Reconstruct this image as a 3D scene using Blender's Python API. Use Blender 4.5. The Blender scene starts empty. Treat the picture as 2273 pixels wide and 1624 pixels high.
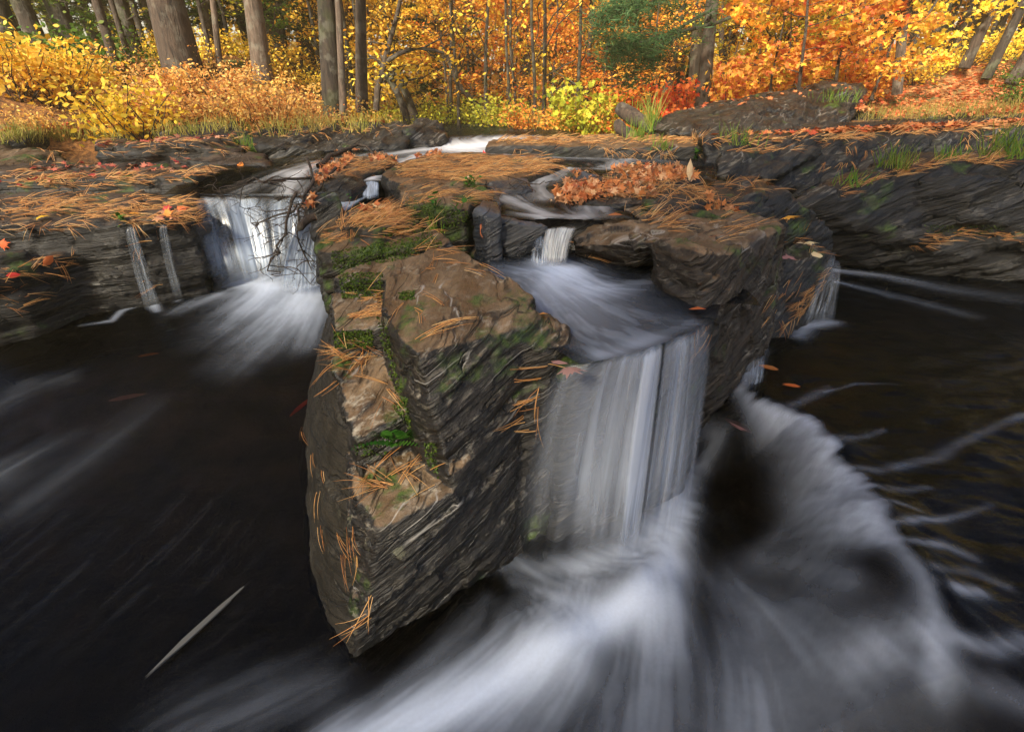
import bpy, bmesh, math, random
import numpy as np
from mathutils import Vector, Matrix
from mathutils.bvhtree import BVHTree
R = math.radians
rng = np.random.default_rng(7)
random.seed(7)
scene = bpy.context.scene
COL = scene.collection
# ---------------------------------------------------------------- camera
PITCH = R(27.0)
cam = bpy.data.objects.new('camera', bpy.data.cameras.new('camera'))
COL.objects.link(cam)
cam.location = (0, 0, 1.0)
cam.rotation_euler = (math.pi/2 - PITCH, 0, 0)
cam.data.sensor_width = 36.0
cam.data.lens = 18.0
cam.data.clip_start = 0.02
cam.data.clip_end = 400
scene.camera = cam
# ---------------------------------------------------------------- sky and sun
SUN_EL, SUN_AZ = R(35), R(-150)
world = bpy.data.worlds.new("World"); scene.world = world
world.use_nodes = True
wn = world.node_tree; wn.nodes.clear()
sky = wn.nodes.new('ShaderNodeTexSky'); sky.sky_type = 'NISHITA'; sky.sun_disc = False
sky.sun_elevation = SUN_EL; sky.sun_rotation = SUN_AZ; sky.air_density = 1.0; sky.dust_density = 2.5
bg = wn.nodes.new('ShaderNodeBackground'); bg.inputs[1].default_value = 0.09
wo = wn.nodes.new('ShaderNodeOutputWorld')
wn.links.new(sky.outputs[0], bg.inputs[0]); wn.links.new(bg.outputs[0], wo.inputs[0])
sl = bpy.data.lights.new('sun', 'SUN'); sl.energy = 5.0; sl.angle = R(7); sl.color = (1.0, 0.89, 0.70)
sun = bpy.data.objects.new('sun', sl); COL.objects.link(sun)
sd = Vector((math.sin(SUN_AZ)*math.cos(SUN_EL), math.cos(SUN_AZ)*math.cos(SUN_EL), math.sin(SUN_EL)))
sun.rotation_euler = sd.to_track_quat('Z', 'Y').to_euler(); sun.location = sd*30
vs = scene.view_settings
vs.view_transform = 'Standard'; vs.look = 'None'; vs.exposure = 1.4; vs.gamma = 1.0; vs.use_curve_mapping = False
HAZE = .0055
cy = scene.cycles
cy.max_bounces = 6; cy.diffuse_bounces = 4; cy.glossy_bounces = 2; cy.transmission_bounces = 4
cy.transparent_max_bounces = 16; cy.sample_clamp_indirect = 4.0
cy.caustics_reflective = False; cy.caustics_refractive = False
# ---------------------------------------------------------------- picture -> world
F, CX, CY, HC = 1136.5, 1136.5, 812.0, 1.0
cp, sp = math.cos(PITCH), math.sin(PITCH)
def ray(u, v):
    dx = (np.asarray(u, float)-CX)/F; dy = (CY-np.asarray(v, float))/F
    return dx, cp+dy*sp, -sp+dy*cp
def P(u, v, z):
    x, y, k = ray(u, v); t = (z-HC)/k
    assert 0 < t < 60, (u, v, z, t)
    return Vector((x*t, y*t, z))
def PY(u, v, Y):
    x, y, k = ray(u, v); t = Y/y
    return Vector((x*t, Y, HC+k*t))
def PS(u, v, fn, z0=.3):
    z = z0
    for _ in range(14):
        p = P(u, v, z); z = .5*z+.5*float(fn(p.x, p.y))
    return P(u, v, z)
W = lambda x, y, z: Vector((x, y, z))
# ---------------------------------------------------------------- noise
def _h(i, j, k):
    n = (i.astype(np.int64)*374761393 + j.astype(np.int64)*668265263 + k.astype(np.int64)*2147483647) & 0xffffffff
    n = ((n ^ (n >> 13))*1274126177) & 0xffffffff
    n = ((n ^ (n >> 16))*2246822519) & 0xffffffff
    return ((n ^ (n >> 15)) & 0xffffff)/float(0xffffff)
def vn(x, y, z=None):
    if z is None: z = np.zeros_like(x)
    xi, yi, zi = np.floor(x), np.floor(y), np.floor(z)
    fx, fy, fz = x-xi, y-yi, z-zi
    fx, fy, fz = [f*f*f*(f*(f*6-15)+10) for f in (fx, fy, fz)]
    o = 0
    for a in (0, 1):
        for b in (0, 1):
            for c in (0, 1):
                o = o + _h(xi+a, yi+b, zi+c)*(fx if a else 1-fx)*(fy if b else 1-fy)*(fz if c else 1-fz)
    return o*2-1
def fbm(x, y, z=None, o=4):
    if z is None: z = np.zeros_like(x)
    s, a, f = 0, 1.0, 1.0
    for k in range(o):
        s = s+a*vn(x*f+k*17.3, y*f+k*5.1, z*f-k*9.7); a *= .5; f *= 2.03
    return s/1.6
def sstep(a, b, x):
    t = np.clip((np.asarray(x, float)-a)/(b-a), 0, 1); return t*t*(3-2*t)
# ---------------------------------------------------------------- object helpers
def tag(o, label=None, cat=None, group=None, kind=None):
    if label: o['label'] = label
    if cat: o['category'] = cat
    if group: o['group'] = group
    if kind: o['kind'] = kind
    return o
def empty(name, loc, label, cat, group=None):
    o = bpy.data.objects.new(name, None); COL.objects.link(o); o.location = loc; o.empty_display_size = .1
    return tag(o, label, cat, group)
def link(name, me, mat, parent=None):
    if mat is not None and not me.materials: me.materials.append(mat)
    o = bpy.data.objects.new(name, me); COL.objects.link(o)
    if parent is not None: o.parent = parent
    return o
def np_mesh(name, V, Fc, smooth=False):
    """V (n,3); Fc (m,k) indices, or a list of such arrays"""
    me = bpy.data.meshes.new(name)
    Fs = Fc if isinstance(Fc, list) else [Fc]
    V = np.ascontiguousarray(V, dtype=np.float32)
    me.vertices.add(len(V)); me.vertices.foreach_set('co', V.ravel())
    loops = np.concatenate([f.ravel() for f in Fs]).astype(np.int32)
    tot = np.concatenate([np.full(len(f), f.shape[1], np.int32) for f in Fs])
    st = np.concatenate([[0], np.cumsum(tot)[:-1]]).astype(np.int32)
    me.loops.add(len(loops)); me.loops.foreach_set('vertex_index', loops)
    me.polygons.add(len(tot)); me.polygons.foreach_set('loop_start', st); me.polygons.foreach_set('loop_total', tot)
    me.polygons.foreach_set('use_smooth', np.full(len(tot), smooth))
    me.update(calc_edges=True); me.validate()
    return me
def grid_faces(nx, ny):
    i = np.arange(nx*ny).reshape(ny, nx)
    return np.stack([i[:-1, :-1], i[:-1, 1:], i[1:, 1:], i[1:, :-1]], -1).reshape(-1, 4)
def tube_np(paths, sides=6):
    """paths: list of (pts, radii). returns V, F"""
    Vs, Fs, off = [], [], 0
    an = np.linspace(0, 2*np.pi, sides, endpoint=False)
    for pts, rad in paths:
        p = np.asarray([tuple(q) for q in pts], float); n = len(p)
        t = np.gradient(p, axis=0); t /= np.linalg.norm(t, axis=1)[:, None]+1e-9
        ref = np.array([0, 0, 1.0]) if abs(t[0, 2]) < .8 else np.array([1.0, 0, 0])
        a = np.cross(t, ref); a /= np.linalg.norm(a, axis=1)[:, None]+1e-9
        b = np.cross(t, a)
        r = np.broadcast_to(np.asarray(rad, float), (n,))
        V = p[:, None, :]+r[:, None, None]*(a[:, None, :]*np.cos(an)[None, :, None]+b[:, None, :]*np.sin(an)[None, :, None])
        Vs.append(V.reshape(-1, 3))
        i = np.arange(n*sides).reshape(n, sides)+off
        Fs.append(np.stack([i[:-1], np.roll(i[:-1], -1, 1), np.roll(i[1:], -1, 1), i[1:]], -1).reshape(-1, 4))
        # end caps as degenerate fans
        off += n*sides
    return np.concatenate(Vs), np.concatenate(Fs)
# ---------------------------------------------------------------- materials
class NT:
    def __init__(s, name, disp=False):
        s.m = bpy.data.materials.new(name); s.m.use_nodes = True; s.t = s.m.node_tree; s.t.nodes.clear()
        s.out = s.t.nodes.new('ShaderNodeOutputMaterial')
    def n(s, typ, ins=None, **kw):
        nd = s.t.nodes.new('ShaderNode'+typ)
        for k, v in kw.items(): setattr(nd, k, v)
        for k, v in (ins or {}).items():
            i = nd.inputs[k]
            if hasattr(v, 'outputs') : s.t.links.new(v.outputs[0], i)
            elif isinstance(v, bpy.types.NodeSocket): s.t.links.new(v, i)
            else: i.default_value = v
        return nd
    def noise(s, vec, scale, detail=4, rough=.55, dist=0.0):
        return s.n('TexNoise', {'Vector': vec, 'Scale': scale, 'Detail': detail, 'Roughness': rough, 'Distortion': dist})
    def map(s, vec, sc=(1, 1, 1), rot=(0, 0, 0), loc=(0, 0, 0)):
        return s.n('Mapping', {'Vector': vec, 'Scale': sc, 'Rotation': rot, 'Location': loc})
    def ramp(s, fac, stops, interp='LINEAR'):
        nd = s.n('ValToRGB', {'Fac': fac}); cr = nd.color_ramp; cr.interpolation = interp
        while len(cr.elements) > 1: cr.elements.remove(cr.elements[-1])
        for i, (p, c) in enumerate(stops):
            e = cr.elements[0] if i == 0 else cr.elements.new(p)
            e.position = p; e.color = (*c, 1) if len(c) == 3 else c
        return nd
    def mixc(s, f, a, b, blend='MIX'):
        nd = s.n('Mix', data_type='RGBA', blend_type=blend)
        for k, v in ((0, f), (6, a), (7, b)):
            i = nd.inputs[k]
            if isinstance(v, bpy.types.NodeSocket): s.t.links.new(v, i)
            elif hasattr(v, 'outputs'): s.t.links.new(v.outputs[0], i)
            else: i.default_value = v if k == 0 else (*v, 1)
        return nd.outputs[2]
    def math(s, op, a, b=0.0, clamp=False):
        nd = s.n('Math', operation=op, use_clamp=clamp)
        for k, v in ((0, a), (1, b)):
            i = nd.inputs[k]
            if isinstance(v, bpy.types.NodeSocket): s.t.links.new(v, i)
            elif hasattr(v, 'outputs'): s.t.links.new(v.outputs[0], i)
            else: i.default_value = v
        return nd.outputs[0]
    def done(s, sh):
        s.t.links.new(sh.outputs[0] if hasattr(sh, 'outputs') else sh, s.out.inputs[0]); return s.m
def mr(nt, v, a, b, c=0.0, d=1.0):
    return nt.n('MapRange', {'Value': v, 'From Min': a, 'From Max': b, 'To Min': c, 'To Max': d}).outputs[0]

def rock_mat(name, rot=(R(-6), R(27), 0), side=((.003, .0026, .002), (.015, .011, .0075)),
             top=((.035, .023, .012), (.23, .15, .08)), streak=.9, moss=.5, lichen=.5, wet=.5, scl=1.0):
    t = NT(name); g = t.n('NewGeometry'); pos = g.outputs['Position']
    fr = t.map(pos, rot=rot)
    st = t.map(fr, sc=(1.6*scl, 3.0*scl, 42*scl))
    wp = t.noise(fr, 5*scl, 3)
    stw = t.n('VectorMath', {0: st, 1: t.n('VectorMath', {0: wp.outputs['Color'], 'Scale': .5}, operation='SCALE')}, operation='ADD')
    n1 = t.noise(stw, 1.0, 6, .62)
    n2 = t.noise(pos, 9*scl, 6, .65)
    n3 = t.noise(t.map(fr, sc=(7*scl, 22*scl, 60*scl)), 1.6, 5, .7)
    up = t.n('SeparateXYZ', {0: g.outputs['Normal']}).outputs[2]
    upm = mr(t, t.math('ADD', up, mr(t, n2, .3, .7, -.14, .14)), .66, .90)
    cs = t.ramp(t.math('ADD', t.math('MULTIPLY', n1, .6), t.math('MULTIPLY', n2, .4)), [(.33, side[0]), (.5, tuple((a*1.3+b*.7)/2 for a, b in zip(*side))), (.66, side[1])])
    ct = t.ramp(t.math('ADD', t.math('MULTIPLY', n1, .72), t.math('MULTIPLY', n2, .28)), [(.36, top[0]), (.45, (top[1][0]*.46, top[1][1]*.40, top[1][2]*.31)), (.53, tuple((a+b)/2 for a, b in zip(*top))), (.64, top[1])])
    c = t.mixc(upm, cs, ct)  # weathered tops, wet sides; sides darkened further in place of shade
    # pale scuffs along the bedding
    sc_ = mr(t, n3, .53, .66)
    scm = t.math('MULTIPLY', t.math('MULTIPLY', sc_, streak), mr(t, t.noise(t.map(fr, sc=(1, 1.6, 3)), 3.2*scl, 3), .44, .60))
    scm = t.math('MULTIPLY', scm, mr(t, up, .1, .8, .35, 1))
    c = t.mixc(scm, c, (.38, .34, .27))
    # hairline seams: dark cracks and thin pale quartz lines that follow the bedding
    wv = t.n('VectorMath', {0: t.map(fr, sc=(1.1*scl, 2.2*scl, 17*scl)), 1: t.n('VectorMath', {0: t.noise(fr, 3.2*scl, 2).outputs['Color'], 'Scale': .45}, operation='SCALE')}, operation='ADD')
    q1 = t.noise(wv, 1.0, 2, .4); q2 = t.noise(t.map(wv, loc=(5, 3, 8), sc=(1, 1, 1.9)), 1.0, 2, .4)
    line = lambda q, w: mr(t, t.math('ABSOLUTE', t.math('SUBTRACT', q, .5)), 0.0, w, 1, 0)
    crack = t.math('MULTIPLY', line(q1, .012), mr(t, n2, .40, .52))
    crack2 = t.math('MULTIPLY', line(q2, .014), mr(t, t.noise(pos, 3.3*scl, 2), .42, .58, 0, .8))
    c = t.mixc(t.math('MULTIPLY', t.math('MAXIMUM', crack, crack2), .85), c, (.004, .0035, .003))
    pale = t.math('MULTIPLY', line(t.noise(t.map(wv, loc=(1, 9, 4), sc=(.7, 1, 1.3)), 1.0, 1), .010), mr(t, t.noise(pos, 5*scl, 2), .52, .6))
    c = t.mixc(t.math('MULTIPLY', pale, min(1, streak*.9)), c, (.42, .40, .37))
    if lichen:
        ln = t.noise(t.map(pos, loc=(3, 7, 1)), 15*scl, 5, .7)
        lm = t.math('MULTIPLY', mr(t, ln, .60, .66), mr(t, t.noise(pos, 3.1*scl, 2), .48, .6))
        c = t.mixc(t.math('MULTIPLY', lm, lichen), c, (.19, .19, .12))
    if moss:
        mn = t.noise(t.map(pos, loc=(9, 2, 5)), 5.5*scl, 5, .65)
        mm = t.math('MULTIPLY', mr(t, mn, .64-.12*moss, .72-.12*moss), mr(t, up, -.2, .35))
        mc = t.ramp(t.noise(pos, 70*scl, 3), [(.3, (.012, .025, .004)), (.7, (.07, .12, .012))])
        c = t.mixc(mm, c, mc.outputs[0])
    rough = t.math('ADD', mr(t, n2, .35, .65, .62-wet*.45, .85-wet*.3), t.math('MULTIPLY', upm, .1))
    hgt = t.math('SUBTRACT', t.math('ADD', t.math('MULTIPLY', n1, 1.0), t.math('ADD', t.math('MULTIPLY', n3, .4), t.math('MULTIPLY', t.noise(pos, 45*scl, 3, .6), .18))), t.math('MULTIPLY', t.math('MAXIMUM', crack, crack2), .45))
    bm = t.n('Bump', {'Height': hgt, 'Strength': .9, 'Distance': .016/scl})
    b = t.n('BsdfPrincipled', {'Base Color': c, 'Roughness': rough, 'Normal': bm, 'Specular IOR Level': .35+.3*wet})
    return t.done(b)
M = {}
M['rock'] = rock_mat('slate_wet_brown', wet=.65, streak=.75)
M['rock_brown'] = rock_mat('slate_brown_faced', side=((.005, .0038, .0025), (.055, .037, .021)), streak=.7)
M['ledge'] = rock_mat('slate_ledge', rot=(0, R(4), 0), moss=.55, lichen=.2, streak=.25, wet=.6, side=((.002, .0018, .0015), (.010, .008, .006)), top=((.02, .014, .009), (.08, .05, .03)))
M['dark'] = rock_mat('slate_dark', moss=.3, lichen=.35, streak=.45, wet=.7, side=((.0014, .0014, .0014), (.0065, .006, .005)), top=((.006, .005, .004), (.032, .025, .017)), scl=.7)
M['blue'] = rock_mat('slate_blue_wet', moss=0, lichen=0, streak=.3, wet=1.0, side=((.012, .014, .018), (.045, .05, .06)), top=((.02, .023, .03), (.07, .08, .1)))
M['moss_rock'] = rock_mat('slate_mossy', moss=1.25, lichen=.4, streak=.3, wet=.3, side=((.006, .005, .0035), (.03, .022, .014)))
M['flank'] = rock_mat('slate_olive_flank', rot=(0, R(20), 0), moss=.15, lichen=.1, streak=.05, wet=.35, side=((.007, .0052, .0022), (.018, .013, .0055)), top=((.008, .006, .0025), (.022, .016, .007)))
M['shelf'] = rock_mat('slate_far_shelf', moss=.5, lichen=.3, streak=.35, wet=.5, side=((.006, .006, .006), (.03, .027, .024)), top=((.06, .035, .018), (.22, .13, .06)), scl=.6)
# ---------------------------------------------------------------- rocks
FACET = 1.0
ROCKS = []      # (bvh) for scattering
def disp(V, N, amp, scl, dip=(-.45, -.1, .88), layer=1.0, seed=0.0):
    n = np.array(dip); n /= np.linalg.norm(n)
    a = np.cross(n, [0, 1, 0]); a /= np.linalg.norm(a); b = np.cross(n, a)
    s, p, q = V@n, V@a, V@b
    w = fbm(p*3*scl+seed, q*3*scl, s*3*scl, 3)*.009/scl
    big = fbm(V[:, 0]*3.2*scl+seed, V[:, 1]*3.2*scl, V[:, 2]*3.2*scl, 3)
    L = (s+w)*26*scl
    li = np.floor(L); f = L-li; f = np.clip(f*4, 0, 1)
    r = lambda k: _h(k, k*0+3, np.floor(p*2.2*scl+.35*_h(k, k, k*0)*9))
    lay = (r(li-1)*(1-f)+r(li)*f)*2-1
    fine = fbm(p*9*scl, q*14*scl, s*60*scl, 4)
    med = fbm(p*8*scl+4, q*8*scl, s*20*scl+seed, 3)
    fr = np.stack([p, q, s+w*.6], -1)
    L2 = (s+w*.5)*85*scl; l2 = np.floor(L2); g2 = np.clip((L2-l2)*3, 0, 1); r2 = lambda k: _h(k, k*0+5, np.floor(p*7*scl+9*_h(k, k, k*0)))
    lay2 = (r2(l2-1)*(1-g2)+r2(l2)*g2)*2-1
    fc = facets(fr, .16/scl, seed)*1.5+facets(fr, .055/scl, seed+3)*.6
    d = amp*(big*.45+lay*.62*layer+lay2*.34*layer+fine*.22+med*.12+fc*FACET*1.1)
    return V+N*d[:, None]
def facets(V, cell, seed, squash=(1, 1, 1.8)):
    """broken-stone facets: every Voronoi cell tilts its piece of surface its own way"""
    q = V/cell*np.array(squash)+seed; c0 = np.floor(q)
    bd = np.full(len(V), 9e9); val = np.zeros(len(V))
    for i in (-1, 0, 1):
        for j in (-1, 0, 1):
            for k in (-1, 0, 1):
                a, b, c = c0[:, 0]+i, c0[:, 1]+j, c0[:, 2]+k
                jx, jy, jz = _h(a, b, c), _h(b+7, c, a), _h(c, a+3, b)
                dx, dy, dz = q[:, 0]-a-jx, q[:, 1]-b-jy, q[:, 2]-c-jz
                d = dx*dx+dy*dy+dz*dz; m = d < bd
                v = dx*(_h(a+11, b, c)-.5)+dy*(_h(a, b+13, c)-.5)+dz*(_h(a, b, c+17)-.5)+(_h(a+5, b+5, c)-.5)*.35
                bd = np.where(m, d, bd); val = np.where(m, v, val)
    return val
def hull_into(bm, pts):
    vs_ = [bm.verts.new(p) for p in pts]
    r = bmesh.ops.convex_hull(bm, input=vs_)
    dead = [e for e in r['geom_interior'] if isinstance(e, bmesh.types.BMVert)]+[e for e in r['geom_unused'] if isinstance(e, bmesh.types.BMVert)]
    if dead: bmesh.ops.delete(bm, geom=list(set(dead)), context='VERTS')
def rock(name, label, hulls, mat, vox=.012, amp=.012, scl=1.0, dip=(-.45, -.1, .88), layer=1.0, parent=None, cat='rock', group=None, catch=True, seed=None):
    bm = bmesh.new()
    for h in hulls: hull_into(bm, h)
    me = bpy.data.meshes.new(name); bm.to_mesh(me); bm.free()
    o = bpy.data.objects.new(name, me); COL.objects.link(o)
    md = o.modifiers.new('r', 'REMESH'); md.mode = 'VOXEL'; md.voxel_size = vox
    dg = bpy.context.evaluated_depsgraph_get(); dg.update()
    ev = o.evaluated_get(dg); m2 = bpy.data.meshes.new_from_object(ev)
    o.modifiers.clear(); o.data = m2; bpy.data.meshes.remove(me); m2.name = name
    n = len(m2.vertices)
    V = np.empty(n*3, np.float32); m2.vertices.foreach_get('co', V); V = V.reshape(-1, 3).astype(float)
    N = np.empty(n*3, np.float32); m2.vertices.foreach_get('normal', N); N = N.reshape(-1, 3).astype(float)
    sd_ = seed if seed is not None else (abs(V[0].sum())*7 % 13)
    V = disp(V, N, amp, scl, dip, layer, sd_)
    c = (V.min(0)+V.max(0))/2; c[2] = V[:, 2].min()
    ob = Vector(c) if parent is None else Vector(c)-parent.location
    m2.vertices.foreach_set('co', (V-c).astype(np.float32).ravel())
    m2.polygons.foreach_set('use_smooth', np.ones(len(m2.polygons), bool))
    m2.materials.clear(); m2.materials.append(mat); m2.update()
    o.location = ob
    if catch:
        fa = np.empty(len(m2.polygons)*4, np.int32)
        if len(m2.loops) == len(fa):
            m2.loops.foreach_get('vertex_index', fa)
            ROCKS.append(BVHTree.FromPolygons(V.tolist(), fa.reshape(-1, 4).tolist()))
    if parent is not None: o.parent = parent
    else: tag(o, label, cat, group)
    return o
def drop(tops, zb, grow=1.0, dy=0.0):
    """points of a block: its top outline and the same outline at zb, widened about its middle"""
    c = sum(tops, Vector())/len(tops)
    return list(tops)+[Vector((c.x+(p.x-c.x)*grow, c.y+(p.y-c.y)*grow+dy, zb)) for p in tops]
def T(*l): return [P(*q) for q in l]
# ================================================================ ROCKS
main = empty('boulder', (-.15, 1.0, 0), 'big pointed slate boulder with brown flat top jutting toward the viewer between the pools', 'rock')
rock('rock_body', None, [
  T((855,620,.615),(870,568,.63),(1010,545,.645),(1078,592,.64),(1180,660,.63),(1192,722,.60),(1060,738,.6),(926,788,.6),(886,750,.6),(845,687,.605))
   +[P(908,915,.42),P(1008,1090,.33),W(-.1,.83,-.1),W(.02,.93,-.1),W(.1,1.35,-.1),W(-.42,1.35,-.1),W(-.2,.88,0)],
  drop(T((738,612,.6),(790,588,.615),(880,565,.63),(862,618,.615),(750,620,.598)),0,1.0),
  T((1180,690,.62),(1255,733,.58),(1258,765,.565),(1233,790,.55),(1178,862,.46),(1208,994,.3),(1150,1110,.15),(1133,1240,-.02),(1100,745,.59))+[W(.15,1.1,-.1),W(.16,1.2,.5),W(-.1,1.0,-.1)],
  T((1233,800,.52),(1262,850,.44),(1250,960,.30),(1225,1060,.18),(1195,1180,.04),(1150,1110,.12))+[W(.16,1.05,-.1),W(.14,1.1,.4),W(0,1.0,-.1)],
  # stepped left strip
  drop(T((735,650,.56),(840,650,.57),(848,700,.55),(838,728,.54),(738,732,.53)),0,1.0),
  T((736,770,.47),(832,765,.48),(870,820,.46),(908,905,.435),(895,925,.43),(790,978,.40),(752,850,.45))+[W(-.42,1.3,0),W(-.2,1.25,0),W(-.2,.95,.0),W(-.33,.93,.0),W(-.42,1.05,.0)],
  T((785,1088,.31),(778,1005,.33),(870,1000,.335),(965,1015,.335),(1010,1095,.33),(930,1130,.31),(845,1175,.30),(780,1480,-.02))+[W(-.30,.69,-.1),W(-.04,.90,-.1),W(-.4,1.05,-.1),W(0,1.0,-.1)],
 ], M['rock'], vox=.0062, amp=.0085, scl=1.3, parent=main)
rock('rock_flank', None, [
  T((742,640,.5),(738,780,.46),(752,860,.43),(790,980,.37),(790,1088,.29),(838,1180,.27),(780,1478,-.02),(718,1395,-.03),(684,1300,-.04),(658,1000,-.04),(690,880,.0))
  +[W(-.45,1.4,-.1),W(-.28,.75,-.1)]], M['flank'], vox=.011, amp=.010, scl=.8, layer=.3, parent=main)
main['category'] = 'rock'
rock('slab', 'mossy-faced slate slab with pine needles behind the big boulder and beside the narrow chute', [
  drop(T((700,512,.64),(745,482,.655),(830,455,.665),(890,472,.67),(960,505,.665),(1000,530,.655),(985,545,.648),(940,548,.643),(735,572,.60),(706,560,.61)),0,1.0),
  drop(T((745,482,.675),(830,448,.685),(880,455,.69),(885,500,.685),(800,510,.675),(760,500,.67)),.3,1.0)],
  M['moss_rock'], vox=.009, amp=.012, scl=1.3)
rock('slab', 'broad needle-covered slab in the middle of the upper stream', [
  drop(T((849,392,.70),(875,366,.71),(943,344,.715),(1051,337,.72),(1206,346,.72),(1245,366,.71),(1173,392,.71),(1037,408,.71),(900,415,.705)),.35,1.02)],
  M['shelf'], vox=.014, amp=.009, scl=1.0, dip=(-.1,0,1))
rock('block', 'moss-hung brown block with small green sprouts above the dark hollow', [
  drop(T((880,412,.705),(1051,408,.71),(1100,430,.70),(1030,466,.705),(893,452,.70)),.3,1.0),
  T((893,455,.68),(1030,466,.68),(1045,470,.675),(1004,542,.56),(1130,585,.54),(1125,572,.55))+[P(900,520,.6),W(-.4,2.1,.3),W(.1,2.0,.3),W(0,1.75,.5),W(-.3,1.75,.3)],
  T((1030,466,.69),(1060,478,.68),(1125,575,.54),(1004,545,.56))+[W(-.1,2.0,.6),W(0,1.75,.4),W(-.15,1.85,.4)]],
  M['moss_rock'], vox=.011, amp=.013, scl=1.0)
rock('stepping_block', 'blue-grey cracked slate block between the mossy block and upper pool', [
  drop(T((1052,468,.705),(1075,442,.71),(1106,446,.71),(1112,478,.70),(1080,487,.69)),.5,1.05),
  drop(T((1094,440,.70),(1104,430,.705),(1112,452,.70)),.6,1.0)], M['blue'], vox=.010, amp=.008)
rock('block', 'blue-grey wet rock poking out of the stream below the needle slab', [
  drop(T((1080,400,.715),(1140,393,.72),(1172,396,.715),(1178,425,.68),(1100,430,.68)),.6,1.08)], M['blue'], vox=.012, amp=.009)
rock('wet_rock_face', 'smooth wet rock face left of the little spout', [
  T((1078,486,.685),(1110,478,.69),(1190,492,.668),(1215,505,.66),(1200,578,.54),(1130,585,.54))+[W(.1,1.95,.45),W(-.08,1.95,.6),W(.05,1.75,.4)]], M['blue'], vox=.009, amp=.007)
rock('rock_ledge', 'dark ledge under the middle pool, behind the curtain of water', [
  [W(.10,.93,.535),W(.18,.93,.537),W(.30,1.0,.54),W(.42,1.09,.54),W(.52,1.2,.54),W(.6,1.7,.53),W(0,1.75,.53),W(0,1.2,.53),
   W(.1,.98,-.1),W(.5,1.16,-.1),W(.6,1.7,-.1),W(0,1.7,-.1)],
  [W(-.3,1.72,.64),W(.55,1.72,.64),W(.7,2.6,.64),W(-.3,2.6,.64),W(-.3,1.8,.2),W(.55,1.72,.2)],
  [W(.18,1.72,.655),W(.36,1.72,.655),W(.18,2,.655),W(.36,2,.655),W(.2,1.7,.5),W(.36,1.7,.5)]], M['dark'], vox=.012, amp=.010)
# right boulder
rock('boulder', 'large brown-topped slate boulder right of the curtain fall', [
  [PY(1451,539,1.38),PY(1523,552,1.27),PY(1559,566,1.22),PY(1624,561,1.25),PY(1703,525,1.40),PY(1742,503,1.55),PY(1717,485,1.72),PY(1667,474,1.82),PY(1577,468,1.80),PY(1512,482,1.66),
   P(1735,573,.53),PY(1706,670,1.52),P(1688,771,.23),P(1600,847,.25),P(1552,868,.30),P(1548,745,.50),P(1532,692,.545),P(1440,640,.54),W(.6,1.9,.0),W(1.0,2.0,.0),W(.9,1.6,-.05),W(.62,1.42,0)],
  [PY(1364,536,1.50),PY(1451,541,1.38),PY(1300,500,1.72),PY(1345,475,1.85),PY(1390,453,2.0),PY(1450,458,1.95),PY(1512,482,1.70),PY(1500,505,1.5),P(1400,605,.55),P(1275,565,.56),PY(1267,545,1.62),W(.6,1.9,.3),W(.3,1.9,.4),W(.3,1.66,.45)],
  ], M['rock_brown'], vox=.0085, amp=.017, scl=1.0, dip=(-.45,-.30,.85))
rock('boulder', 'rounded grey-flanked boulder behind the large right boulder', [
  drop(T((1585,402,.72),(1640,394,.735),(1700,398,.73),(1745,425,.70),(1800,470,.62),(1720,488,.60),(1560,470,.66)),.2,1.04),
  drop(T((1740,462,.64),(1800,455,.64),(1850,500,.56),(1855,545,.48),(1760,530,.52),(1735,500,.58)),.15,1.03)], M['dark'], vox=.012, amp=.014)
rock('block', 'dark-faced leaf-covered block at the right edge of the upper pool', [
  drop(T((1420,436,.72),(1460,412,.735),(1560,405,.74),(1592,425,.72),(1580,448,.71),(1500,468,.70),(1440,460,.70)),.45,1.0)], M['dark'], vox=.012, amp=.010)
rock('slab', 'low slab heaped with orange leaves beside the upper pool', [
  drop(T((1232,425,.70),(1270,410,.705),(1330,405,.705),(1440,412,.71),(1470,440,.70),(1400,452,.69),(1300,447,.69)),.55,1.0),
  drop(T((1335,385,.705),(1400,368,.715),(1530,375,.72),(1560,400,.72),(1450,412,.71),(1350,402,.70)),.55,1.0)], M['dark'], vox=.014, amp=.010)
rock('block', 'small blue-grey rock with a leaf pile on its crest in the upper stream', [
  drop(T((1262,392,.70),(1290,378,.735),(1325,382,.73),(1345,398,.70),(1300,408,.69)),.6,1.1)], M['blue'], vox=.012, amp=.008)
rock('needle_ledge', 'dripping ledge with orange needles hanging down at the right pool edge', [
  T((1730,585,.47),(1745,540,.50),(1800,535,.50),(1858,560,.47),(1850,580,.44),(1795,598,.43),(1745,600,.44),
    (1700,745,.24),(1745,742,.24),(1800,700,.26),(1680,760,.24),(1825,640,.33))+[W(1.3,2.2,.2),W(.9,2.2,.2),W(1.3,2.0,.1),W(.9,1.8,.1)]], M['dark'], vox=.010, amp=.011)
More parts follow.
